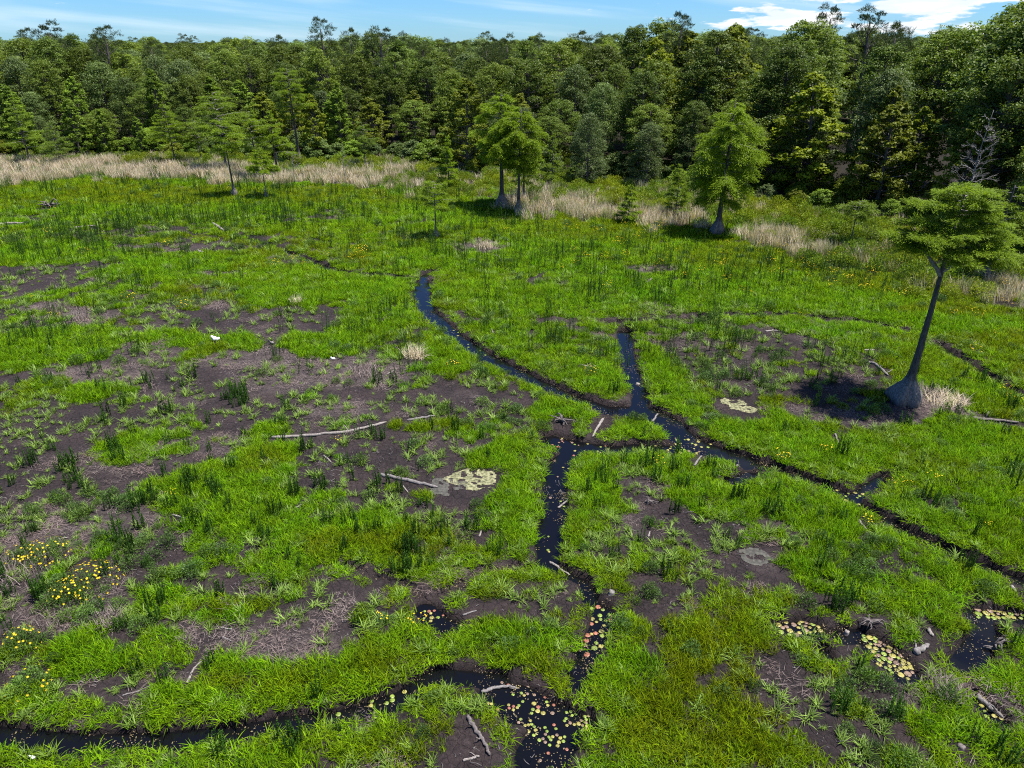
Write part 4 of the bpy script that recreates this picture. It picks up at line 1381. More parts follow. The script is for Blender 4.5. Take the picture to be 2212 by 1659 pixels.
def cypress(seed, H, crown0, L, nb, leaf, dens, r0, butt, lean=(0, 0), rise=0.15, droop=0.25, wide=0.35, sides=26, limbs=()):
    """a pond cypress: trunk with a swollen fluted butt, tiers of level limbs, feathery sprays lying along them"""
    r = np.random.default_rng(seed)
    tr, br, cr = MB(), MB(), MB()
    n = 26
    t = np.linspace(0, 1, n) ** 1.5
    w = np.cumsum(r.normal(0, .012, (n, 2)), 0) * H * .05
    w -= w[0]
    P = np.stack([lean[0] * H * t + w[:, 0], lean[1] * H * t + w[:, 1], H * .97 * t - .15 * (1 - t)], 1)
    hb, kb = butt
    z = np.maximum(P[:, 2], 0)
    rad = r0 * (1 - .86 * t ** .9) + r0 * kb / (1 + np.exp((z - hb * .62) / (hb * .16)))
    rad = rad * (1 - .12 * np.exp(-z / .12))
    ph = r.uniform(0, 6)
    tr.tube(P, rad, sides, 0, .5, True, lambda i, a: 1 + (.15 * np.sin(5 * a + ph) + .09 * np.sin(8 * a - ph)) * np.exp(-z[i] / (hb * .9)) + .05 * np.sin(11 * a + ph + .4 * i))

    def at(zz):
        return np.array([np.interp(zz, P[:, 2], P[:, 0]), np.interp(zz, P[:, 2], P[:, 1]), zz])

    def sprays(path, length, amount):
        """feathery twigs along a limb"""
        m = max(2, int(amount))
        for q in range(m):
            s = .22 + .78 * (q + r.uniform(0, 1)) / m
            i = s * (len(path) - 1)
            i0 = min(len(path) - 2, int(i))
            b = path[i0] + (path[i0 + 1] - path[i0]) * (i - i0)
            ax = norm(path[i0 + 1] - path[i0])
            side = norm(np.cross(ax, [0, 0, 1.0])) * (1 if q % 2 else -1)
            dr = norm(ax * r.uniform(.2, .9) + side * r.uniform(.5, 1.1) + np.array([0, 0, r.normal(-.02, .12)]))
            tl = length * wide * (1.1 - .55 * s) * r.uniform(.6, 1.25) + .12
            k = max(6, int(dens * tl * r.uniform(.75, 1.25)))
            u = r.uniform(0, 1, k)
            off = r.normal(0, 1, (k, 3)) * [tl * .16, tl * .16, leaf[0] * .30]
            c = b + dr * (u * tl)[:, None] + off
            c[:, 2] -= droop * (u * tl) ** 2 + droop * .25 * np.abs(r.normal(0, leaf[0], k))
            d = norm(dr * .8 + norm(off + 1e-6) * .55 + .45 * rdir(r, k) + np.array([0, 0, -droop * .5]))
            uu = norm(np.cross(d, norm(np.array([0, 0, 1.0]) + .6 * rdir(r, k))))
            kk = r.uniform(.6, 1.35, k)
            cr.leaves(c, d, uu, leaf[0] * kk, leaf[1] * kk, np.clip(.35 + .3 * u + .12 * r.uniform() + r.normal(0, .16, k), 0, 1))

    for k in range(nb):
        f = (k + r.uniform(.05, .95)) / nb
        zz = crown0 + (H * .97 - crown0) * f
        a = 2.399 * k + r.normal(0, .3)
        ln = L(f) * r.uniform(.72, 1.12)
        b = at(zz)
        s = np.linspace(0, 1, 6)
        d = np.array([math.cos(a), math.sin(a), 0])
        sag = -droop * .35 * ln * s ** 2 + rise * ln * s
        path = b + d * (ln * s)[:, None] + np.stack([np.zeros(6), np.zeros(6), sag], 1) + np.cumsum(r.normal(0, .018, (6, 3)), 0) * ln
        path[0] = b
        wr = .010 * ln + .010
        br.tube(path, np.linspace(wr * 1.6, wr * .3, 6), 5, 0, .5, False)
        sprays(path, ln, 5 + 5.0 * ln)
    for (z0, a, ln, up) in limbs:                 # heavy limbs that leave the trunk lower down
        b = at(z0)
        d = np.array([math.cos(a), math.sin(a), 0])
        s = np.linspace(0, 1, 8)
        path = b + d * (ln * s)[:, None]
        path[:, 2] += up * np.sin(s * math.pi * .5)
        path += np.cumsum(r.normal(0, .012, (8, 3)), 0) * ln
        path[0] = b
        br.tube(path, np.linspace(r0 * .48, .018, 8), 6, 0, .5, False)
        sprays(path[3:], ln * .6, 9 * ln)
        for q in range(3):
            i = 3 + q
            a2 = a + r.uniform(.5, 1.0) * (1 if q % 2 else -1)
            ln2 = ln * r.uniform(.35, .55)
            p2 = path[i] + np.stack([math.cos(a2) * ln2 * s, math.sin(a2) * ln2 * s, .12 * ln2 * s], 1)
            br.tube(p2, np.linspace(r0 * .2, .010, 8), 5, 0, .5, False)
            sprays(p2, ln2, 8 * ln2)
    return tr, br, cr


ZONES = [(-9e9, 250, 'at the far end of the reeds'), (250, 480, 'behind the tan reeds'), (480, 700, 'behind the clump of cypresses'), (700, 960, 'behind the grey tufted tree'), (960, 1170, 'behind the close pair of cypresses'),
         (1170, 1450, 'right of the cypress pair'), (1450, 1680, 'behind the tall drooping cypress'), (1680, 1920, 'right of the tall drooping cypress'), (1920, 9e9, 'behind the flat topped cypress')]


def zone(u):
    return next(z for a, b, z in ZONES if a <= u < b)


def plant_tree(name, p, meshes, rz, scale, label, cat, group=None, tint=None):
    """meshes: list of (part name, mesh)"""
    root = empty(name, p, rz, scale)
    tag(root, label, cat, group)
    for pn, me in meshes:
        o = link(pn, me, root)
        if tint is not None:
            o['tint'] = float(tint)
    return root


FOREST = {}


def forest_kind(key, n, H, W, kind, mat, seed):
    lst = []
    for q in range(n):
        t, c = broad_crown(seed + q, H, W * (1 + .1 * math.sin(q * 2.1)), kind)
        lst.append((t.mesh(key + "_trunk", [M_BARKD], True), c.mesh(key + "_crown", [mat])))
    FOREST[key] = (H, lst)


forest_kind('oak', 4, 16.0, 4.6, 'oak', M_OAK, 1000)
forest_kind('tall', 2, 18.0, 3.7, 'tall', M_OAK, 1100)
forest_kind('grey', 3, 13.0, 4.2, 'mound', M_GREY, 1200)
forest_kind('gum', 3, 13.0, 3.0, 'gum', M_GUM, 1300)
forest_kind('yellow', 3, 12.0, 3.4, 'gum', M_YEL, 1400)
forest_kind('pine', 3, 19.0, 3.2, 'pine', M_PINE, 1500)
forest_kind('scrub', 3, 3.2, 2.0, 'scrub', M_GUM, 1600)
forest_kind('scrubgrey', 2, 3.2, 2.0, 'scrub', M_GREY, 1700)
forest_kind('scrubyellow', 2, 3.0, 1.9, 'scrub', M_YEL, 1800)

F_LABEL = {
    'oak': ("tree", "dark green round crowned tree", "broadleaf_tree"),
    'tall': ("tree", "tall narrow dark tree", "broadleaf_tree"),
    'grey': ("tree", "grey green mounded tree", "broadleaf_tree"),
    'gum': ("tree", "bright green leafy tree", "broadleaf_tree"),
    'yellow': ("tree", "yellow green leafy tree", "broadleaf_tree"),
    'pine': ("pine", "tall tufted pine", "pine_tree"),
    'scrub': ("shrub", "bright green bushy shrub", "shrub"),
    'scrubgrey': ("shrub", "grey green bushy shrub", "shrub"),
    'scrubyellow': ("shrub", "yellow green bushy shrub", "shrub"),
}
ROWS = ["in the front row", "in the second row", "in the third row", "deeper in the wood", "on the skyline", "on the skyline"]


def add_forest(key, x, y, h, wide=1.0, label=None, row=None, tint=None, var=None):
    H, lst = FOREST[key]
    t, c = lst[RND.randrange(len(lst)) if var is None else var]
    s = h / H
    cat, lab, nm = F_LABEL[key]
    grp = None
    if not label:
        z = zone(proj(x, y, 0)[0])
        label = f"{lab} {row}, {z}" if row else f"{lab} at the wood foot, {z}"
        grp = label
    sw = s * wide if wide > 0 else s
    tn = RND.uniform(0, .8) if tint is None else tint
    return plant_tree(nm, (x, y, 0.5 if y > edge_y(x) else 0.0), [('trunk', t), ('crown', c)], RND.uniform(0, 6.28), (sw, sw, s), label, cat, grp, tn)


# skyline of the photograph: (u, v of the tree tops)
SKY_U = np.array([-500, 0, 60, 150, 200, 260, 330, 370, 430, 480, 550, 620, 660, 690, 720, 745, 770, 800, 850, 880, 930, 1000, 1100, 1200, 1300, 1370, 1450, 1550, 1650, 1760, 1815, 1870, 1930, 1960, 2000, 2080, 2140, 2212, 2700])
SKY_V = np.array([70, 72, 66, 72, 68, 84, 92, 86, 96, 88, 84, 88, 74, 68, 62, 70, 78, 72, 72, 92, 88, 94, 90, 80, 74, 54, 44, 36, 30, 26, 46, 56, 52, 44, 26, 20, 8, -6, -40])


def sky_h(x, y):
    h = 17.0
    for _ in range(3):
        u, v = proj(x, y, h)
        h = height_to(np.array([x, y, 0]), float(np.interp(u, SKY_U, SKY_V)))
    return h


def region_kind(u, k, r):
    """which sort of tree, by where along the wood"""
    q = r.random()
    if k <= 1:
        if u < 330:
            return 'gum' if q < .55 else ('grey' if q < .75 else 'oak')
        if u < 900:
            return 'oak' if q < .35 else ('grey' if q < .55 else ('gum' if q < .85 else 'yellow'))
        if u < 1300:
            return 'yellow' if q < .3 else ('oak' if q < .65 else 'grey')
        if u < 1650:
            return 'grey' if q < .6 else 'oak'
        return 'yellow' if q < .32 else ('oak' if q < .65 else ('grey' if q < .85 else 'gum'))
    if k >= 4 and u < 1250 and q < .45:
        return 'pine'
    if k >= 4 and q < .10:
        return 'pine'
    if q < .50:
        return 'oak'
    if q < .74:
        return 'tall'
    if q < .88:
        return 'grey'
    return 'gum' if u < 1200 else 'yellow'


def build_forest():
    r = random.Random(5)
    n = 0
    offs = [2.5, 7.5, 13.0, 19.5, 27.0, 36.0]
    for k, off in enumerate(offs):
        x = -100.0
        while x < 92:
            x += r.uniform(4.2, 6.4) + .35 * k
            xx = x + r.uniform(-1, 1)
            yy = float(edge_y(xx)) + off + r.uniform(-2, 2)
            if yy < 40 or abs(xx) > .76 * yy + 9:
                continue
            u, _ = proj(xx, yy, 8)
            hs = sky_h(xx, yy)
            kind = region_kind(u, k, r)
            if k == 0:
                h = hs * r.uniform(.30, .58)
            elif k == 1:
                h = hs * r.uniform(.48, .72)
            elif k == 2:
                h = hs * r.uniform(.66, .86)
            elif k == 3:
                h = hs * r.uniform(.80, .94)
            else:
                h = hs + r.uniform(-2.4, -.1)
            if kind == 'pine':
                h = hs + r.uniform(-.8, .9)
            wide = {'oak': r.uniform(.9, 1.2), 'tall': r.uniform(.9, 1.1), 'grey': r.uniform(.8, 1.0), 'gum': r.uniform(.9, 1.2), 'yellow': r.uniform(.85, 1.1), 'pine': r.uniform(.8, 1.1)}[kind]
            if k <= 1 and h < 9:
                wide *= 1.25
            add_forest(kind, xx, yy, h, wide, None, ROWS[k])
            n += 1
    # shrubs along the foot of the wood
    x = -95.0
    while x < 85:
        x += r.uniform(1.6, 3.2)
        yy = float(edge_y(x)) + r.uniform(-3.0, 1.2)
        if abs(x) > .75 * yy + 6:
            continue
        q = r.random()
        u, _ = proj(x, yy)
        key = 'scrub' if q < .55 else ('scrubgrey' if q < .78 else 'scrubyellow')
        add_forest(key, x, yy, r.uniform(1.3, 3.6), r.uniform(.9, 1.3))
        n += 1
    print("forest things", n)


build_forest()

# trees that stand out of the wood
def at_px(u, v):
    p = G(u, v)
    return float(p[0]), float(p[1])


def feature(key, u, vbase, vtop, wide, label, tint=0.0, var=0):
    x, y = at_px(u, vbase)
    h = height_to(np.array([x, y, 0.0]), vtop)
    return add_forest(key, x, y, h, wide, label, None, tint, var)


feature('yellow', 1735, 425, 162, 1.25, "broad yellow green tree lit against the dark wood, right of the tall drooping cypress", .05, 0)
feature('yellow', 1885, 445, 190, .8, "slim yellow green tree with reddish tips left of the bare dead tree", .5, 1)
feature('yellow', 1955, 455, 235, .9, "yellow green tree with a ragged crown beside the bare dead tree", .15, 2)
feature('yellow', 1010, 372, 165, 1.0, "yellow green crown just behind the pair of tall cypresses", .1, 1)
feature('grey', 1395, 402, 262, .95, "pale grey green mounded tree between the dark gaps of the wood", .1, 0)
feature('grey', 1268, 398, 240, .8, "grey green tree right behind the slim cypress beside the tall pair", .1, 1)
feature('gum', 60, 336, 196, 1.0, "bright green pointed tree at the far end of the wood", .0, 0)
feature('gum', 175, 338, 208, 1.0, "bright green tree with a leaning top above the reeds", .0, 1)
feature('gum', 235, 336, 232, .9, "light green leafy tree with a round top above the reeds", .0, 2)
feature('gum', 310, 336, 250, .9, "light green tree with pale leaf clusters near the reeds", .1, 0)
feature('gum', 360, 326, 150, .7, "slender bright tree catching light between dark oaks", .0, 1)
feature('gum', 740, 340, 180, .7, "bright green slender tree right of the tallest straight cypress", .0, 2)
feature('yellow', 690, 344, 200, .8, "yellow green tree close behind the tallest straight cypress", .1, 0)
feature('pine', 722, 310, 42, .9, "tallest pine on the skyline, standing above all its neighbours", .0, 0)
feature('pine', 835, 310, 62, 1.2, "broad flat pine on the skyline beside the tallest pine", .0, 1)
feature('pine', 160, 300, 52, 1.2, "wide pine with a rounded top on the skyline above the bright trees", .0, 2)
feature('pine', 270, 300, 60, 1.2, "pine breaking the skyline above the dark oaks", .0, 0)
feature('pine', 1745, 350, 14, .8, "thin pine top against the white clouds", .0, 1)
feature('pine', 1830, 350, 22, 1.1, "ragged double pine top against the white clouds", .0, 2)
feature('pine', 1450, 340, 32, .9, "pine top at the left end of the high crowns", .0, 0)


def far_wood():
    r = np.random.default_rng(77)
    n = 2600
    x = r.uniform(-1, 1, n)
    d = 150 + 850 * r.uniform(0, 1, n) ** 1.5
    x = x * (.80 * d + 25)
    y = d + 6 * r.normal(size=n)
    ok = y > edge_y(np.clip(x, -90, 70)) + 46
    x, y = x[ok], y[ok]
    n = len(x)
    meshes = []
    for key, q in (('oak', 0), ('oak', 1), ('tall', 0), ('grey', 0), ('pine', 0), ('pine', 1)):
        H, lst = FOREST[key]
        t, c = lst[q]
        V = np.zeros(len(c.vertices) * 3, np.float32)
        c.vertices.foreach_get("co", V)
        c2 = c.copy()
        c2.vertices.foreach_set("co", V / H)
        meshes.append(c2)
    h = 14.0 + r.normal(0, 1.5, n) + np.clip((x / (y + 1)) - .1, 0, 1) * 5
    kw = r.uniform(.9, 1.3, n)
    scatter("far_wood", proto_coll("far_wood_kinds", meshes), 6, np.stack([x, y, np.full(n, .5)], 1), rots(r, n, 0), np.stack([h * kw, h * kw, h], 1), r.uniform(0, 1, n), "far tree tops of the wood running to the horizon")


far_wood()

# ---- cypresses standing in the marsh
NEAR_L = (.13, .022)
FAR_L = (.24, .050)


def cyp_meshes(tag_, res):
    t, b, c = res
    return [('trunk', t.mesh(tag_ + "_trunk", [M_BARK], True)), ('branches', b.mesh(tag_ + "_branches", [M_DRIFT], True)), ('crown', c.mesh(tag_ + "_crown", [M_CYP]))]


def cyp_at(u, v, vtop, vcrown, wpx, label, shape='cone', tint=0.0, leaf=FAR_L, dens=55, nb=None, r_mul=1.0, butt_mul=1.0, lean=(0, 0), seed=0, droop=.25, limbs=(), rise=.15):
    p = G(u, v)
    H = height_to(p, vtop)
    c0 = height_to(p, vcrown)
    W = wpx / px_per_m(p + [0, 0, H * .6]) / 2
    fn = dict(
        cone=lambda f: W * (1.05 - f) ** .8,
        dome=lambda f: W * (.50 + .50 * math.sin(math.pi * min(1, f * .80 + .10))) * (1 - f ** 5) ** .5 + .2,
        flat=lambda f: W * (1.0 - .55 * f ** 2.2),
        oval=lambda f: W * math.sin(math.pi * (.12 + .80 * f)) ** .7,
    )[shape]
    r0 = (.045 + .0135 * H) * r_mul
    res = cypress(2000 + seed, H, c0, fn, nb or int(14 + 2.2 * (H - c0)), leaf, dens, r0, (min(1.5, .10 * H + .25), 1.5 * butt_mul), lean, rise, droop, .42, 26, limbs)
    return plant_tree("cypress_tree", (float(p[0]), float(p[1]), ground_z(p[0], p[1])), cyp_meshes("cyp%d" % seed, res), 0, None, label, "cypress tree", None, tint)


cyp_at(1952, 866, 388, 556, 236, "flat topped cypress with a hugely swollen grey butt standing alone on the mud", 'flat', .40, (.16, .028), 230, 34, 1.1, 2.0, (.022, 0), 1, .12, ((6.6, .15, 2.6, 1.5), (6.4, 2.75, 1.9, 1.5)), .10)
cyp_at(2122, 606, 392, 560, 150, "thick dark cypress trunk half hidden behind the flat topped cypress", 'flat', .6, FAR_L, 70, 16, 1.7, 1.0, (.05, 0), 2)
cyp_at(1548, 506, 208, 440, 150, "tall bright green drooping cypress with a round top, before the darkest part of the wood", 'dome', .0, (.22, .045), 105, 44, 1.25, 1.1, (.015, 0), 3, .75)
cyp_at(1083, 446, 192, 350, 112, "taller of the two close cypresses, with the thicker pale butt", 'dome', .05, (.24, .05), 90, 36, 1.3, 1.2, (0, 0), 4, .55)
cyp_at(1119, 461, 226, 366, 112, "shorter of the two close cypresses, nearer and slimmer", 'dome', .0, (.24, .05), 95, 36, 1.0, 1.0, (.01, 0), 5, .6)
cyp_at(1131, 430, 320, 400, 70, "small dark cypress behind the close pair", 'oval', .8, FAR_L, 60, 16, 1.3, 1.2, (0, 0), 6, .4)
cyp_at(942, 512, 385, 455, 84, "small thin cypress with a sparse pale crown standing in lime grass", 'flat', .25, (.18, .035), 90, 16, .8, 1.6, (0, 0), 7, .2)
cyp_at(970, 412, 290, 400, 54, "narrow pointed young cypress before the yellow undergrowth", 'cone', .1, FAR_L, 75, 30, .6, .4, (0, 0), 8, .15)
cyp_at(1357, 482, 398, 476, 62, "bushy low cypress sapling among the reeds", 'cone', .1, (.22, .05), 70, 24, .6, .4, (0, 0), 9, .1)
cyp_at(1458, 470, 350, 460, 66, "pointed cypress sapling left of the tall drooping cypress", 'cone', .3, FAR_L, 60, 26, .6, .4, (0, 0), 10, .15)
cyp_at(1192, 395, 280, 385, 66, "slim see-through cypress right of the close pair", 'cone', .5, FAR_L, 48, 26, .7, .4, (0, 0), 11, .15)
cyp_at(508, 424, 250, 340, 90, "leaning cypress with a flared butt, left of two standing before the reeds", 'oval', .25, FAR_L, 48, 22, .75, 1.5, (-.03, 0), 12, .3)
cyp_at(576, 428, 318, 372, 76, "short bright cypress with a thin dark trunk, right of two before the reeds", 'cone', .0, FAR_L, 75, 20, .6, 1.9, (-.01, 0), 13, .25)
cyp_at(600, 378, 232, 330, 88, "broad cypress with tiered branches behind the short bright one", 'cone', .1, FAR_L, 48, 24, .9, 1.0, (-.01, 0), 14, .25)
cyp_at(560, 384, 236, 330, 86, "cypress with a straight dark trunk in the middle of the clump", 'oval', .3, FAR_L, 42, 22, .9, .9, (-.02, 0), 15, .3)
cyp_at(648, 350, 140, 260, 84, "tallest straight cypress with a bare lower trunk before the wood", 'oval', .4, FAR_L, 48, 28, .9, .8, (-.02, 0), 16, .3)
cyp_at(490, 368, 195, 290, 118, "wide flat crowned cypress with bare twigs at its top", 'flat', .5, FAR_L, 34, 20, .9, .8, (-.02, 0), 17, .2)
cyp_at(380, 354, 222, 310, 100, "green cypress leaning over the reeds, right of the pale leafed tree", 'cone', .1, FAR_L, 50, 24, .75, .6, (-.02, 0), 18, .25)
cyp_at(437, 354, 255, 320, 66, "thin cypress with a bare leaning trunk beside the clump", 'oval', .75, FAR_L, 50, 18, .7, .6, (-.03, 0), 19, .25)
cyp_at(66, 350, 212, 320, 100, "dark cypress at the far end of the reeds with drooping tiers", 'cone', .6, FAR_L, 44, 24, .8, .6, (-.02, 0), 20, .3)
cyp_at(132, 356, 262, 340, 80, "grey green cypress sapling rising out of the tan reeds", 'cone', 1.0, FAR_L, 40, 24, .6, .4, (0, 0), 21, .2)
cyp_at(1834, 536, 430, 470, 90, "thin dark trunked cypress sapling before the shrubs, under the yellow green trees", 'oval', .8, FAR_L, 50, 14, .75, .7, (.02, 0), 22, .3)
cyp_at(790, 362, 262, 330, 60, "grey tufted tree with a straight dark trunk above the reeds", 'oval', 1.0, FAR_L, 52, 18, .7, .3, (0, 0), 23, .3)


def bare_tree(u, v, vtop, label, seed, name="dead_tree", wide=.35, n1=14, mat=None, r_mul=1.0):
    r = np.random.default_rng(seed)
    p = G(u, v)
    H = height_to(p, vtop)
    tr = MB()
    br = tr
    P = trunk_path(r, H, (.02, 0), .03, 14)
    tr.tube(P, np.linspace(.014, .003, 14) * H * r_mul, 6, 0)

    def twig(b, d, ln, w, lev):
        s = np.linspace(0, 1, 6)
        path = b + d * (ln * s)[:, None] + np.cumsum(r.normal(0, .05, (6, 3)), 0) * ln
        path[0] = b
        br.tube(path, np.linspace(w, w * .35, 6), 4, 0, .5, False)
        if lev:
            for q in range(5):
                i = r.integers(2, 6)
                dd = norm(d + .8 * rdir(r, 1)[0] + [0, 0, .15])
                twig(path[i], dd, ln * r.uniform(.3, .6), w * .6, lev - 1)

    for k in range(n1):
        f = .42 + .56 * k / n1
        i = int(f * 13)
        a = 2.4 * k + r.normal(0, .3)
        d = norm(np.array([math.cos(a), math.sin(a), r.uniform(.2, .9)]))
        twig(P[i], d, H * wide * (1.25 - f) * r.uniform(.7, 1.2), .006 * H * r_mul, 2)
    plant_tree(name, (float(p[0]), float(p[1]), 0.3), [('trunk', tr.mesh("dead_trunk", [mat or M_DEAD], True))], 0, None, label, "dead tree")


bare_tree(2062, 520, 246, "bare silver grey dead tree behind the flat topped cypress", 61, wide=.17, n1=24, r_mul=.6)
bare_tree(746, 394, 322, "thin broken dead trunk among the reeds left of the grey tufted tree", 62, wide=.2, n1=5, mat=M_DRIFT)
bare_tree(637, 398, 318, "small forked grey dead sapling beside the tallest straight cypress", 63, wide=.25, n1=6, mat=M_DRIFT)

# ------------------------------------------------------------------ single plants of the foreground
def p_flowerbush(seed, rad, h, nf):
    r = np.random.default_rng(seed)
    leaves = p_herb(seed, rad, h, 900, .07, M_HERB, 16)
    mb = MB()
    for k in range(int(nf * .6)):
        d = rdir(r, 1)[0]
        d[2] = abs(d[2]) * 1.1 + .15
        d = d / np.linalg.norm(d)
        c = d * np.array([rad, rad, h]) * 1.04 + [0, 0, .03]
        nn = 6
        a = np.arange(nn) * 6.283 / nn
        x = norm(np.cross(d, [0, 0, 1.0]) + 1e-3)
        y = np.cross(d, x)
        dd = np.cos(a)[:, None] * x + np.sin(a)[:, None] * y + .3 * d
        mb.leaves(c + dd * .020, norm(dd), norm(np.cross(dd, d[None, :])), np.full(nn, .036), np.full(nn, .024), r.uniform(.3, 1, nn))
    return leaves, mb.mesh("blossoms", [M_FLOWER])


FB = [
    (53, 1208, .62, .55, 60, "yellow flowered bush left of two at the top of the dry heap"),
    (104, 1205, .75, .62, 90, "yellow flowered bush right of two at the top of the dry heap"),
    (200, 1268, .95, .80, 150, "largest yellow flowered bush, below the spiky mound"),
    (152, 1298, .60, .70, 80, "yellow flowered bush touching the lower side of the largest one"),
    (47, 1398, .55, .60, 60, "small dense yellow flowered bush at the edge of the bare bank"),
    (66, 1484, .60, .50, 46, "low yellow flowered bush just above the bottom ditch"),
    (363, 530, .60, .5, 50, "yellow flowered bush far off beyond the dark mud, near a pale tuft"),
    (591, 572, .60, .5, 50, "yellow flowered bush left of the small blue pool"),
    (398, 662, .70, .6, 50, "yellow flowered bush at the upper rim of the broad mud flat"),
    (276, 644, .60, .4, 40, "yellow flowered bush between spiky weeds beyond the mud flat"),
    (181, 546, .60, .45, 46, "yellow flowered bush in far lime grass above the first dark mud"),
    (322, 786, .0, .0, 0, ""),
    (1277, 808, .50, .45, 36, "yellow flowered bush on the grassy point between two creeks"),
    (977, 790, .50, .35, 40, "yellow flowered bush beside the pale dry tuft near the creek"),
]
for i, (u, v, rad, h, nf, lab) in enumerate(FB):
    if not nf:
        continue
    p = G(u, v)
    a, b = p_flowerbush(3000 + i, rad, h, nf)
    root = empty("flowering_bush", (float(p[0]), float(p[1]), ground_z(p[0], p[1])))
    tag(root, lab, "bush", "yellow flowered bushes in the marsh")
    o = link("foliage", a, root)
    o['tint'] = .35 if i < 6 else .6
    link("blossoms", b, root)

HEAPS = [
    (1050, 534, 1.1, .75, "big pinkish dry grass clump in the lime grass beyond the creek", M_TAN),
    (893, 772, .55, .9, "pale dry grass tuft standing near the upper creek", M_TAN),
    (172, 688, .7, .55, "pinkish dry reed tuft beside the far mud flat, right of two", M_THATCH),
    (128, 668, .8, .5, "pinkish dry reed tuft beside the far mud flat, left of two", M_THATCH),
    (2042, 868, .95, .75, "dry reed clump right of the swollen cypress butt", M_TAN),
    (1998, 850, .6, .55, "low brown dry grass clump touching the swollen cypress butt", M_THATCH),
    (16, 1240, 1.0, .6, "large pinkish dry grass heap beside the flowering bushes", M_THATCH),
    (120, 1345, .7, .45, "brown dry weed clump below the largest flowering bush", M_THATCH),
    (232, 1345, .45, .5, "rusty dry weed clump under the bank of green weeds", M_THATCH),
    (785, 805, .9, .45, "pale dry grass mat in the middle of the bare mud", M_THATCH),
    (2035, 1492, .55, .4, "dry reed clump at the lower end of the lily pool", M_THATCH),
    (590, 560, .5, .4, "dry grey tuft beside the flowering bush near the blue pool", M_THATCH),
    (640, 652, .5, .5, "dry tan tuft at the far rim of the mud flat", M_TAN),
    (440, 655, .7, .3, "low pale dry mat at the far rim of the mud flat", M_THATCH),
]
for i, (u, v, rad, hs, lab, mt) in enumerate(HEAPS):
    p = G(u, v)
    me = p_heap(3200 + i, int(170 + 190 * rad), rad, (.5 * hs, 1.15 * hs), mt)
    tag(link("dry_grass_tuft", me, None, (float(p[0]), float(p[1]), ground_z(p[0], p[1]))), lab, "dry grass", "dry grass clumps in the marsh")


# ------------------------------------------------------------------ logs, branches, stumps
def log_px(name, pts_px, rad, label, cat, mat, seed, taper=.6, lift=.0, stubs=0, sides=9, arch=0.0):
    r = np.random.default_rng(4000 + seed)
    W = np.array([G(u, v) for u, v in pts_px])
    base = W.mean(0)
    m = max(10, 5 * len(W))
    s = np.linspace(0, len(W) - 1, m)
    P = np.stack([np.interp(s, np.arange(len(W)), W[:, k]) for k in range(3)], 1)
    gz = fields(P[:, 0], P[:, 1])
    zz = np.maximum(gz['z'], WATER_Z)
    zl = np.polyval(np.polyfit(np.arange(m), zz, 1), np.arange(m))
    P[:, 2] = np.maximum(zz, zl) + rad * .55 + lift + arch * np.sin(np.linspace(0, math.pi, m))
    P[1:-1] += r.normal(0, rad * .22, (m - 2, 3)) * [1, 1, .5]
    base = np.array([base[0], base[1], float(zz.mean())])
    R = rad * np.linspace(1, taper, m) * (1 + r.normal(0, .07, m))
    R[0] *= .8
    R[-1] *= .55
    ph = r.uniform(0, 6)
    mb = MB()
    mb.tube(P - base, R, sides, 0, .5, True, lambda i, a: 1 + .10 * np.sin(3 * a + ph + i * .25) + .06 * np.sin(7 * a - ph))
    o = link(name, mb.mesh(name, [mat], True), None, tuple(base))
    tag(o, label, cat)
    for q in range(stubs):
        i = r.integers(2, m - 2)
        d = norm(rdir(r, 1)[0] + [0, 0, .8])
        L = rad * r.uniform(2.5, 6)
        sb = MB()
        b = P[i] - base
        sb.tube([b, b + d * L * .5 + r.normal(0, .03, 3), b + d * L], [rad * .4, rad * .3, rad * .14], 6)
        link("branch_stub", sb.mesh("branch_stub", [mat], True), o)
    return o


for i, (nm, pp, rad, lab, cat, mt, stb) in enumerate(LOGS):
    log_px(nm, pp, rad, lab, cat, mt, i, stubs=stb, sides=10 if rad > .07 else 7)


def root_tangle(u, v, size, label, seed, mat):
    r = np.random.default_rng(seed)
    p = G(u, v)
    z = max(ground_z(p[0], p[1]), WATER_Z)
    root = empty("driftwood_root", (float(p[0]), float(p[1]), z))
    tag(root, label, "root")
    for k in range(11):
        a = r.uniform(0, 6.28)
        L = size * r.uniform(.5, 1.0)
        s = np.linspace(0, 1, 7)
        d = np.array([math.cos(a), math.sin(a) * .6, 0])
        path = np.array([0, 0, .12]) + d * (L * s)[:, None]
        path[:, 2] += size * r.uniform(.05, .45) * np.sin(s * math.pi * r.uniform(.5, 1.0)) - .1 * s
        path += np.cumsum(r.normal(0, .04, (7, 3)), 0) * size
        mb = MB()
        mb.tube(path, np.linspace(.06, .018, 7) * size * r.uniform(.8, 1.3), 6)
        link("root_arm", mb.mesh("root_arm", [mat], True), root)


root_tangle(1214, 914, .75, "tangled grey roots over the leafy shallows left of the creek junction", 71, M_DRIFTD)
root_tangle(108, 448, 1.5, "far mound of grey driftwood debris beyond the lime grass", 72, M_DRIFTD)
root_tangle(2150, 1390, .55, "dark root clump beside the drying right pool", 73, M_DRIFTD)
root_tangle(1880, 1352, .5, "dark muddy root clump above the lily covered pool", 74, M_DRIFTD)
root_tangle(1400, 1085, .4, "small grey root clump on the mud right of the middle creek", 75, M_DRIFTD)


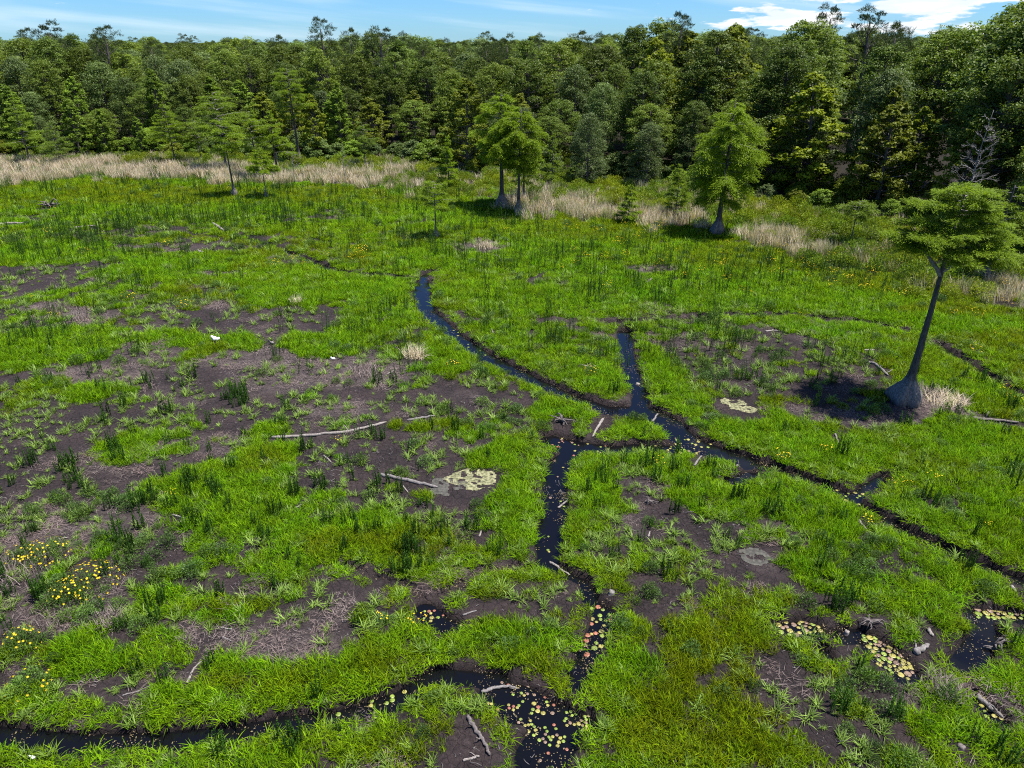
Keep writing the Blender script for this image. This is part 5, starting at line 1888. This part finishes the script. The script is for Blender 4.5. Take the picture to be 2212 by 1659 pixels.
def stump(u, v, rad, h, label, seed, mat):
    r = np.random.default_rng(seed)
    p = G(u, v)
    mb = MB()
    n = 6
    s = np.linspace(0, 1, n)
    P = np.stack([.15 * h * s, .05 * h * s, h * s - .06], 1)
    mb.tube(P, rad * (1.35 - .4 * s ** .5), 12, 0, .5, True, lambda i, a: 1 + .14 * np.sin(4 * a + seed) + .09 * np.sin(9 * a) + r.normal(0, .03, (n, 12)))
    tag(link("tree_stump", mb.mesh("tree_stump", [mat], True), None, (float(p[0]), float(p[1]), max(WATER_Z, ground_z(p[0], p[1])))), label, "stump")


stump(1320, 1284, .10, .16, "squat weathered grey stump beside the narrow creek", 81, M_DRIFT)
stump(1378, 822, .11, .12, "bleached stump on the bank of the short side creek", 82, M_PALE)
stump(1830, 1358, .07, .18, "pale pointed stump in the lily covered pool", 83, M_PALE)
stump(2075, 1615, .09, .14, "dark rotten stump in the grass near the corner pool", 84, M_DRIFTD)

# ------------------------------------------------------------------ lily pads
PAD_MATS = {
    'green': plain_mat("pad_green", (0.15, 0.22, 0.03), (0.24, 0.30, 0.06), 14, .35, .25, .5),
    'yellow': plain_mat("pad_yellow", (0.24, 0.22, 0.05), (0.33, 0.29, 0.09), 14, .35, .25, .5),
    'brown': plain_mat("pad_brown", (0.16, 0.105, 0.07), (0.25, 0.17, 0.125), 14, .4, .25, .5),
    'red': plain_mat("pad_red", (0.26, 0.09, 0.06), (0.36, 0.15, 0.09), 14, .4, .25, .5),
}


def pad_mesh(seed, mat):
    r = np.random.default_rng(seed)
    n = 18
    a = np.linspace(.16, 2 * np.pi - .16, n)
    rr = 1 + r.normal(0, .03, n)
    curl = .10 * r.uniform(0, 1) * np.maximum(0, np.sin(a + r.uniform(0, 6))) ** 3
    top = np.stack([np.cos(a) * rr, np.sin(a) * rr, .03 + curl], 1)
    inner = np.stack([np.cos(a) * rr * .5, np.sin(a) * rr * .5, np.full(n, .025)], 1)
    V = np.vstack([[[.05, 0, .02]], inner, top, top - [0, 0, .035]])
    T = [(0, 1 + k, 2 + k) for k in range(n - 1)]
    Q = [(1 + k, 1 + n + k, 2 + n + k, 2 + k) for k in range(n - 1)] + [(1 + n + k, 1 + 2 * n + k, 2 + 2 * n + k, 2 + n + k) for k in range(n - 1)]
    return mesh_np("lily_pad", V, Q, T, [mat], None, None, False)


PADS = {k: [pad_mesh(90 + 10 * i + q, m) for q in range(3)] for i, (k, m) in enumerate(PAD_MATS.items())}
PAD_WORD = {'green': 'round green', 'yellow': 'round yellowish', 'brown': 'round brownish', 'red': 'small reddish'}
PLACED = []


def put_pad(x, y, rad, key, where):
    for (a, b, c) in PLACED:
        if (a - x) ** 2 + (b - y) ** 2 < (.92 * (rad + c)) ** 2:
            return False
    PLACED.append((x, y, rad))
    o = link("lily_pad", PADS[key][RND.randrange(3)], None, (x, y, WATER_Z + .012 + RND.uniform(0, .006)), RND.uniform(0, 6.28), (rad, rad, rad))
    o.rotation_euler = (RND.gauss(0, .04), RND.gauss(0, .04), RND.uniform(0, 6.28))
    tag(o, f"{PAD_WORD[key]} lily pad floating {where}", "lily pad", f"{PAD_WORD[key]} lily pads floating {where}")
    return True


def pond_px(a, b):
    """crop (1400,1950)-(1800,2250) of the photograph shown 2212 wide -> the 2212 wide frame"""
    return (1400 + a * 400 / 2212) * 2212 / 3000, (1950 + b * 400 / 2212) * 2212 / 3000


POND = [
    (490, 317, 30, 'red'), (620, 365, 26, 'yellow'), (390, 280, 26, 'brown'), (812, 335, 22, 'brown'), (1243, 357, 34, 'red'), (998, 380, 16, 'green'), (570, 474, 26, 'green'), (705, 453, 28, 'green'), (750, 487, 28, 'yellow'), (803, 464, 32, 'brown'),
    (915, 483, 26, 'brown'), (1130, 472, 26, 'red'), (1087, 517, 24, 'red'), (1300, 470, 30, 'yellow'), (1353, 512, 18, 'green'), (1340, 576, 33, 'yellow'), (1466, 546, 24, 'yellow'), (1505, 580, 24, 'brown'), (725, 587, 24, 'green'), (700, 621, 26, 'green'), (664, 652, 26, 'green'),
    (638, 688, 28, 'yellow'), (573, 722, 30, 'yellow'), (575, 666, 28, 'red'), (497, 645, 28, 'yellow'), (508, 694, 18, 'red'), (165, 620, 28, 'yellow'), (220, 625, 22, 'yellow'), (322, 712, 24, 'red'), (908, 623, 46, 'yellow'), (978, 677, 40, 'red'), (890, 716, 36, 'green'),
    (870, 778, 32, 'green'), (968, 743, 46, 'yellow'), (1056, 776, 46, 'yellow'), (1205, 778, 42, 'brown'), (1115, 596, 32, 'green'), (1133, 650, 27, 'yellow'), (1228, 645, 22, 'red'), (693, 877, 32, 'green'), (850, 897, 26, 'yellow'), (660, 928, 22, 'brown'),
    (818, 965, 24, 'yellow'), (870, 957, 28, 'green'), (912, 996, 28, 'green'), (765, 975, 26, 'yellow'), (815, 1073, 44, 'yellow'), (935, 1053, 38, 'yellow'), (905, 1134, 28, 'green'), (952, 1108, 32, 'yellow'), (1086, 1012, 24, 'green'), (1118, 1070, 30, 'green'), (1066, 1048, 24, 'green'),
    (1263, 1030, 30, 'green'), (1232, 966, 20, 'red'), (1094, 1118, 28, 'brown'), (1150, 1165, 30, 'green'), (1212, 1160, 34, 'yellow'), (1180, 1210, 28, 'green'), (1280, 1130, 33, 'brown'), (1335, 1178, 36, 'yellow'), (1405, 1162, 28, 'green'), (1385, 1233, 36, 'green'), (1312, 1250, 38, 'yellow'),
    (1290, 1305, 38, 'yellow'), (1162, 1295, 22, 'green'), (995, 1212, 38, 'green'), (1052, 1190, 34, 'brown'), (1090, 1247, 34, 'brown'), (1140, 1425, 30, 'red'), (1010, 1542, 20, 'brown'), (1435, 765, 26, 'green'), (1505, 755, 34, 'green'), (1456, 795, 30, 'green'), (1527, 813, 28, 'green'),
    (1596, 790, 38, 'green'), (1430, 863, 34, 'green'), (1402, 903, 24, 'green'), (1442, 976, 32, 'yellow'), (1493, 935, 36, 'brown'), (1562, 962, 26, 'yellow'), (1632, 950, 42, 'yellow'), (1672, 895, 32, 'brown'), (1692, 972, 22, 'brown'), (1625, 722, 28, 'green'), (1668, 752, 34, 'green'), (1570, 727, 24, 'brown'),
    (1730, 707, 28, 'yellow'), (1735, 830, 30, 'green'), (1755, 880, 32, 'green'), (1758, 988, 30, 'yellow'), (1748, 930, 30, 'brown'), (1625, 662, 22, 'red'), (1700, 622, 20, 'yellow'), (1820, 547, 32, 'red'), (1850, 752, 26, 'yellow'), (1790, 820, 30, 'brown'), (1755, 1045, 26, 'yellow'), (1690, 1062, 30, 'green'), (1440, 1365, 18, 'red'),
]
for a, b, w, key in POND:
    u, v = pond_px(a, b)
    p = G(u, v, WATER_Z)
    rad = w * 400 / 3000 / px_per_m(p)
    put_pad(float(p[0]), float(p[1]), max(.045, rad * .86), key, "on the near lily pond")


def fill_pads(poly, n, where, mix, rad=(.06, .13), seed=1):
    r = random.Random(seed)
    us = [p[0] for p in poly]
    vs = [p[1] for p in poly]
    done = tries = 0
    while done < n and tries < n * 60:
        tries += 1
        u, v = r.uniform(min(us), max(us)), r.uniform(min(vs), max(vs))
        inside = False
        for i in range(len(poly)):
            (x1, y1), (x2, y2) = poly[i], poly[i - 1]
            if (y1 > v) != (y2 > v) and u < (x2 - x1) * (v - y1) / (y2 - y1) + x1:
                inside = not inside
        if not inside:
            continue
        p = G(u, v, WATER_Z)
        if ground_z(p[0], p[1]) > WATER_Z - .02:
            continue
        key = r.choice(mix)
        if put_pad(float(p[0]), float(p[1]), r.uniform(*rad) * .8, key, where):
            done += 1


GY = ['green', 'green', 'yellow', 'yellow', 'brown']
fill_pads([(1655, 1345), (1700, 1330), (1775, 1345), (1770, 1370), (1660, 1375)], 26, "on the small pool left of the pale stump", ['green', 'yellow', 'yellow', 'brown'], (.06, .12), 1)
fill_pads([(1860, 1375), (1900, 1375), (1985, 1450), (1960, 1470), (1900, 1440)], 62, "crowded on the pool right of the pale stump", GY, (.06, .13), 2)
fill_pads([(2105, 1308), (2212, 1318), (2212, 1340), (2110, 1335)], 26, "on the pool by the right edge of the marsh", GY, (.07, .14), 3)
fill_pads([(2108, 1500), (2150, 1510), (2175, 1555), (2130, 1550)], 16, "in the corner pool beside the grey log", ['yellow', 'green'], (.06, .12), 4)
fill_pads([(1400, 945), (1540, 950), (1530, 985), (1400, 985)], 34, "in the shallows where the creeks meet", ['yellow', 'green', 'brown'], (.05, .10), 5)
fill_pads([(1180, 930), (1310, 930), (1320, 985), (1200, 985)], 26, "in the leafy shallows by the tangled roots", ['yellow', 'brown', 'red', 'green'], (.04, .08), 6)
fill_pads([(1270, 1310), (1330, 1310), (1330, 1400), (1250, 1420)], 26, "on the narrow creek above the near pond", ['green', 'yellow', 'brown', 'red'], (.06, .12), 7)
fill_pads([(1180, 990), (1240, 990), (1210, 1200), (1170, 1200)], 12, "on the middle creek", ['yellow', 'brown', 'green'], (.05, .09), 8)
fill_pads([(1800, 1050), (1870, 1060), (1860, 1095), (1820, 1080)], 9, "at the fork of the long creek", ['green', 'yellow'], (.06, .10), 9)
fill_pads([(900, 1300), (1000, 1330), (1000, 1370), (910, 1340)], 10, "on the small brown pool left of the middle creek", ['yellow', 'green', 'red'], (.05, .09), 10)
fill_pads([(720, 1510), (900, 1480), (900, 1520), (720, 1560)], 7, "on the bottom ditch", ['green', 'yellow'], (.06, .10), 11)
fill_pads([(900, 600), (930, 600), (1060, 780), (1030, 790)], 8, "on the upper creek", ['yellow', 'green'], (.06, .10), 12)
print("pads", len(PLACED))


# ------------------------------------------------------------------ crusts of algae, bone, scraps
M_ALGAE = plain_mat("algae_crust", (0.07, 0.075, 0.035), (0.30, 0.29, 0.16), 9, .9)
M_SCUM = plain_mat("grey_scum", (0.045, 0.043, 0.038), (0.10, 0.095, 0.08), 8, .9)


def crust(u, v, ru, rv, mat, label, seed, name="algae_mat"):
    """a thin dried crust that follows the ground, ragged at its rim and cracked through"""
    r = np.random.default_rng(seed)
    c0 = G(u, v)
    k = px_per_m(c0)
    rx = ru / k
    ry = (G(u, v - rv)[1] - G(u, v + rv)[1]) / 2
    n = 46
    gx, gy = np.meshgrid(np.linspace(-1.25, 1.25, n), np.linspace(-1.25, 1.25, n))
    X, Y = c0[0] + gx.ravel() * rx, c0[1] + gy.ravel() * ry
    d = np.hypot(gx, gy).ravel() + 1.3 * (fbm(X / .5, Y / .5, seed, 4) - .5)
    hole = fbm(X / .22, Y / .22, seed + 9, 3)
    ok = (d < 1.0) & (hole < .66)
    Z = fields(X, Y)['z'] + .014
    i = np.arange(n - 1)[:, None] * n
    j = np.arange(n - 1)[None, :]
    Q = np.stack([i + j, i + j + 1, i + n + j + 1, i + n + j], -1).reshape(-1, 4)
    Q = Q[ok[Q].all(1)]
    used = np.unique(Q)
    remap = np.zeros(n * n, int)
    remap[used] = np.arange(len(used))
    V = np.stack([X, Y, Z], 1)[used]
    me = mesh_np(name, V - c0, remap[Q], None, [mat], None, None, True)
    tag(link(name, me, None, tuple(c0)), label, "algae crust")


crust(1590, 872, 34, 13, M_ALGAE, "pale yellow dried algae crust near the short side creek", 91)
crust(1615, 884, 22, 6, M_ALGAE, "narrow pale algae strip below the yellow crust", 94)
crust(1020, 1036, 60, 22, M_ALGAE, "mottled pale green algae crust right of the long grey log", 92)
crust(970, 1048, 40, 18, M_SCUM, "grey dried scum at the edge of the pale green crust", 95)
crust(1636, 1205, 34, 20, M_SCUM, "grey dried puddle crust in the right grass", 93)


def ragged_lump(u, v, size, label, name, cat, mat, seed):
    r = np.random.default_rng(seed)
    p = G(u, v)
    nu, nv = 14, 9
    th = np.linspace(0, 2 * np.pi, nu, endpoint=False)
    ph = np.linspace(.15, np.pi - .15, nv)
    T, F = np.meshgrid(th, ph)
    d = np.stack([np.sin(F) * np.cos(T), np.sin(F) * np.sin(T), np.cos(F)], -1).reshape(-1, 3)
    rr = 1 + .32 * np.sin(3 * d[:, 0] * 2 + seed) * np.sin(4 * d[:, 1]) + r.normal(0, .10, len(d))
    V = d * rr[:, None] * np.array([1, .6, .5]) * size
    V[:, 2] += .42 * size
    # a torn peak standing up on one side
    V += np.clip(-d[:, :1] - .45, 0, 1) * np.clip(d[:, 2:] + .3, 0, 1) * np.array([-.3, 0, 2.4]) * size
    i = np.arange(nv - 1)[:, None] * nu
    j = np.arange(nu)[None, :]
    k = (j + 1) % nu
    Q = np.stack([i + j, i + nu + j, i + nu + k, i + k], -1).reshape(-1, 4)
    c = len(V)
    V = np.vstack([V, V[:nu].mean(0), V[-nu:].mean(0)])
    T3 = [(c, q, (q + 1) % nu) for q in range(nu)] + [(c + 1, (nv - 1) * nu + (q + 1) % nu, (nv - 1) * nu + q) for q in range(nu)]
    me = mesh_np(name, V, Q, T3, [mat], None, None, False)
    tag(link(name, me, None, (float(p[0]), float(p[1]), ground_z(p[0], p[1]) + .05)), label, cat)


M_WHITE = plain_mat("white_scrap", (0.72, 0.72, 0.70), (0.84, 0.84, 0.83), 30, .6)
ragged_lump(467, 737, .22, "crumpled bright white scrap at the far rim of the small lime patch", "white_scrap", "scrap", M_WHITE, 3)
ragged_lump(720, 778, .12, "small white bit half sunk in the mud right of the lime patch", "white_scrap", "scrap", M_WHITE, 5)
ragged_lump(588, 745, .13, "pale grey lump beside a black stub on the mud flat", "white_scrap", "scrap", M_DRIFT, 6)
ragged_lump(72, 1640, .07, "tiny white scrap on the mud below the bottom ditch", "white_scrap", "scrap", M_WHITE, 7)
ragged_lump(434, 548, .2, "far pale scrap in the grass above the mud strip", "white_scrap", "scrap", M_DEAD, 8)
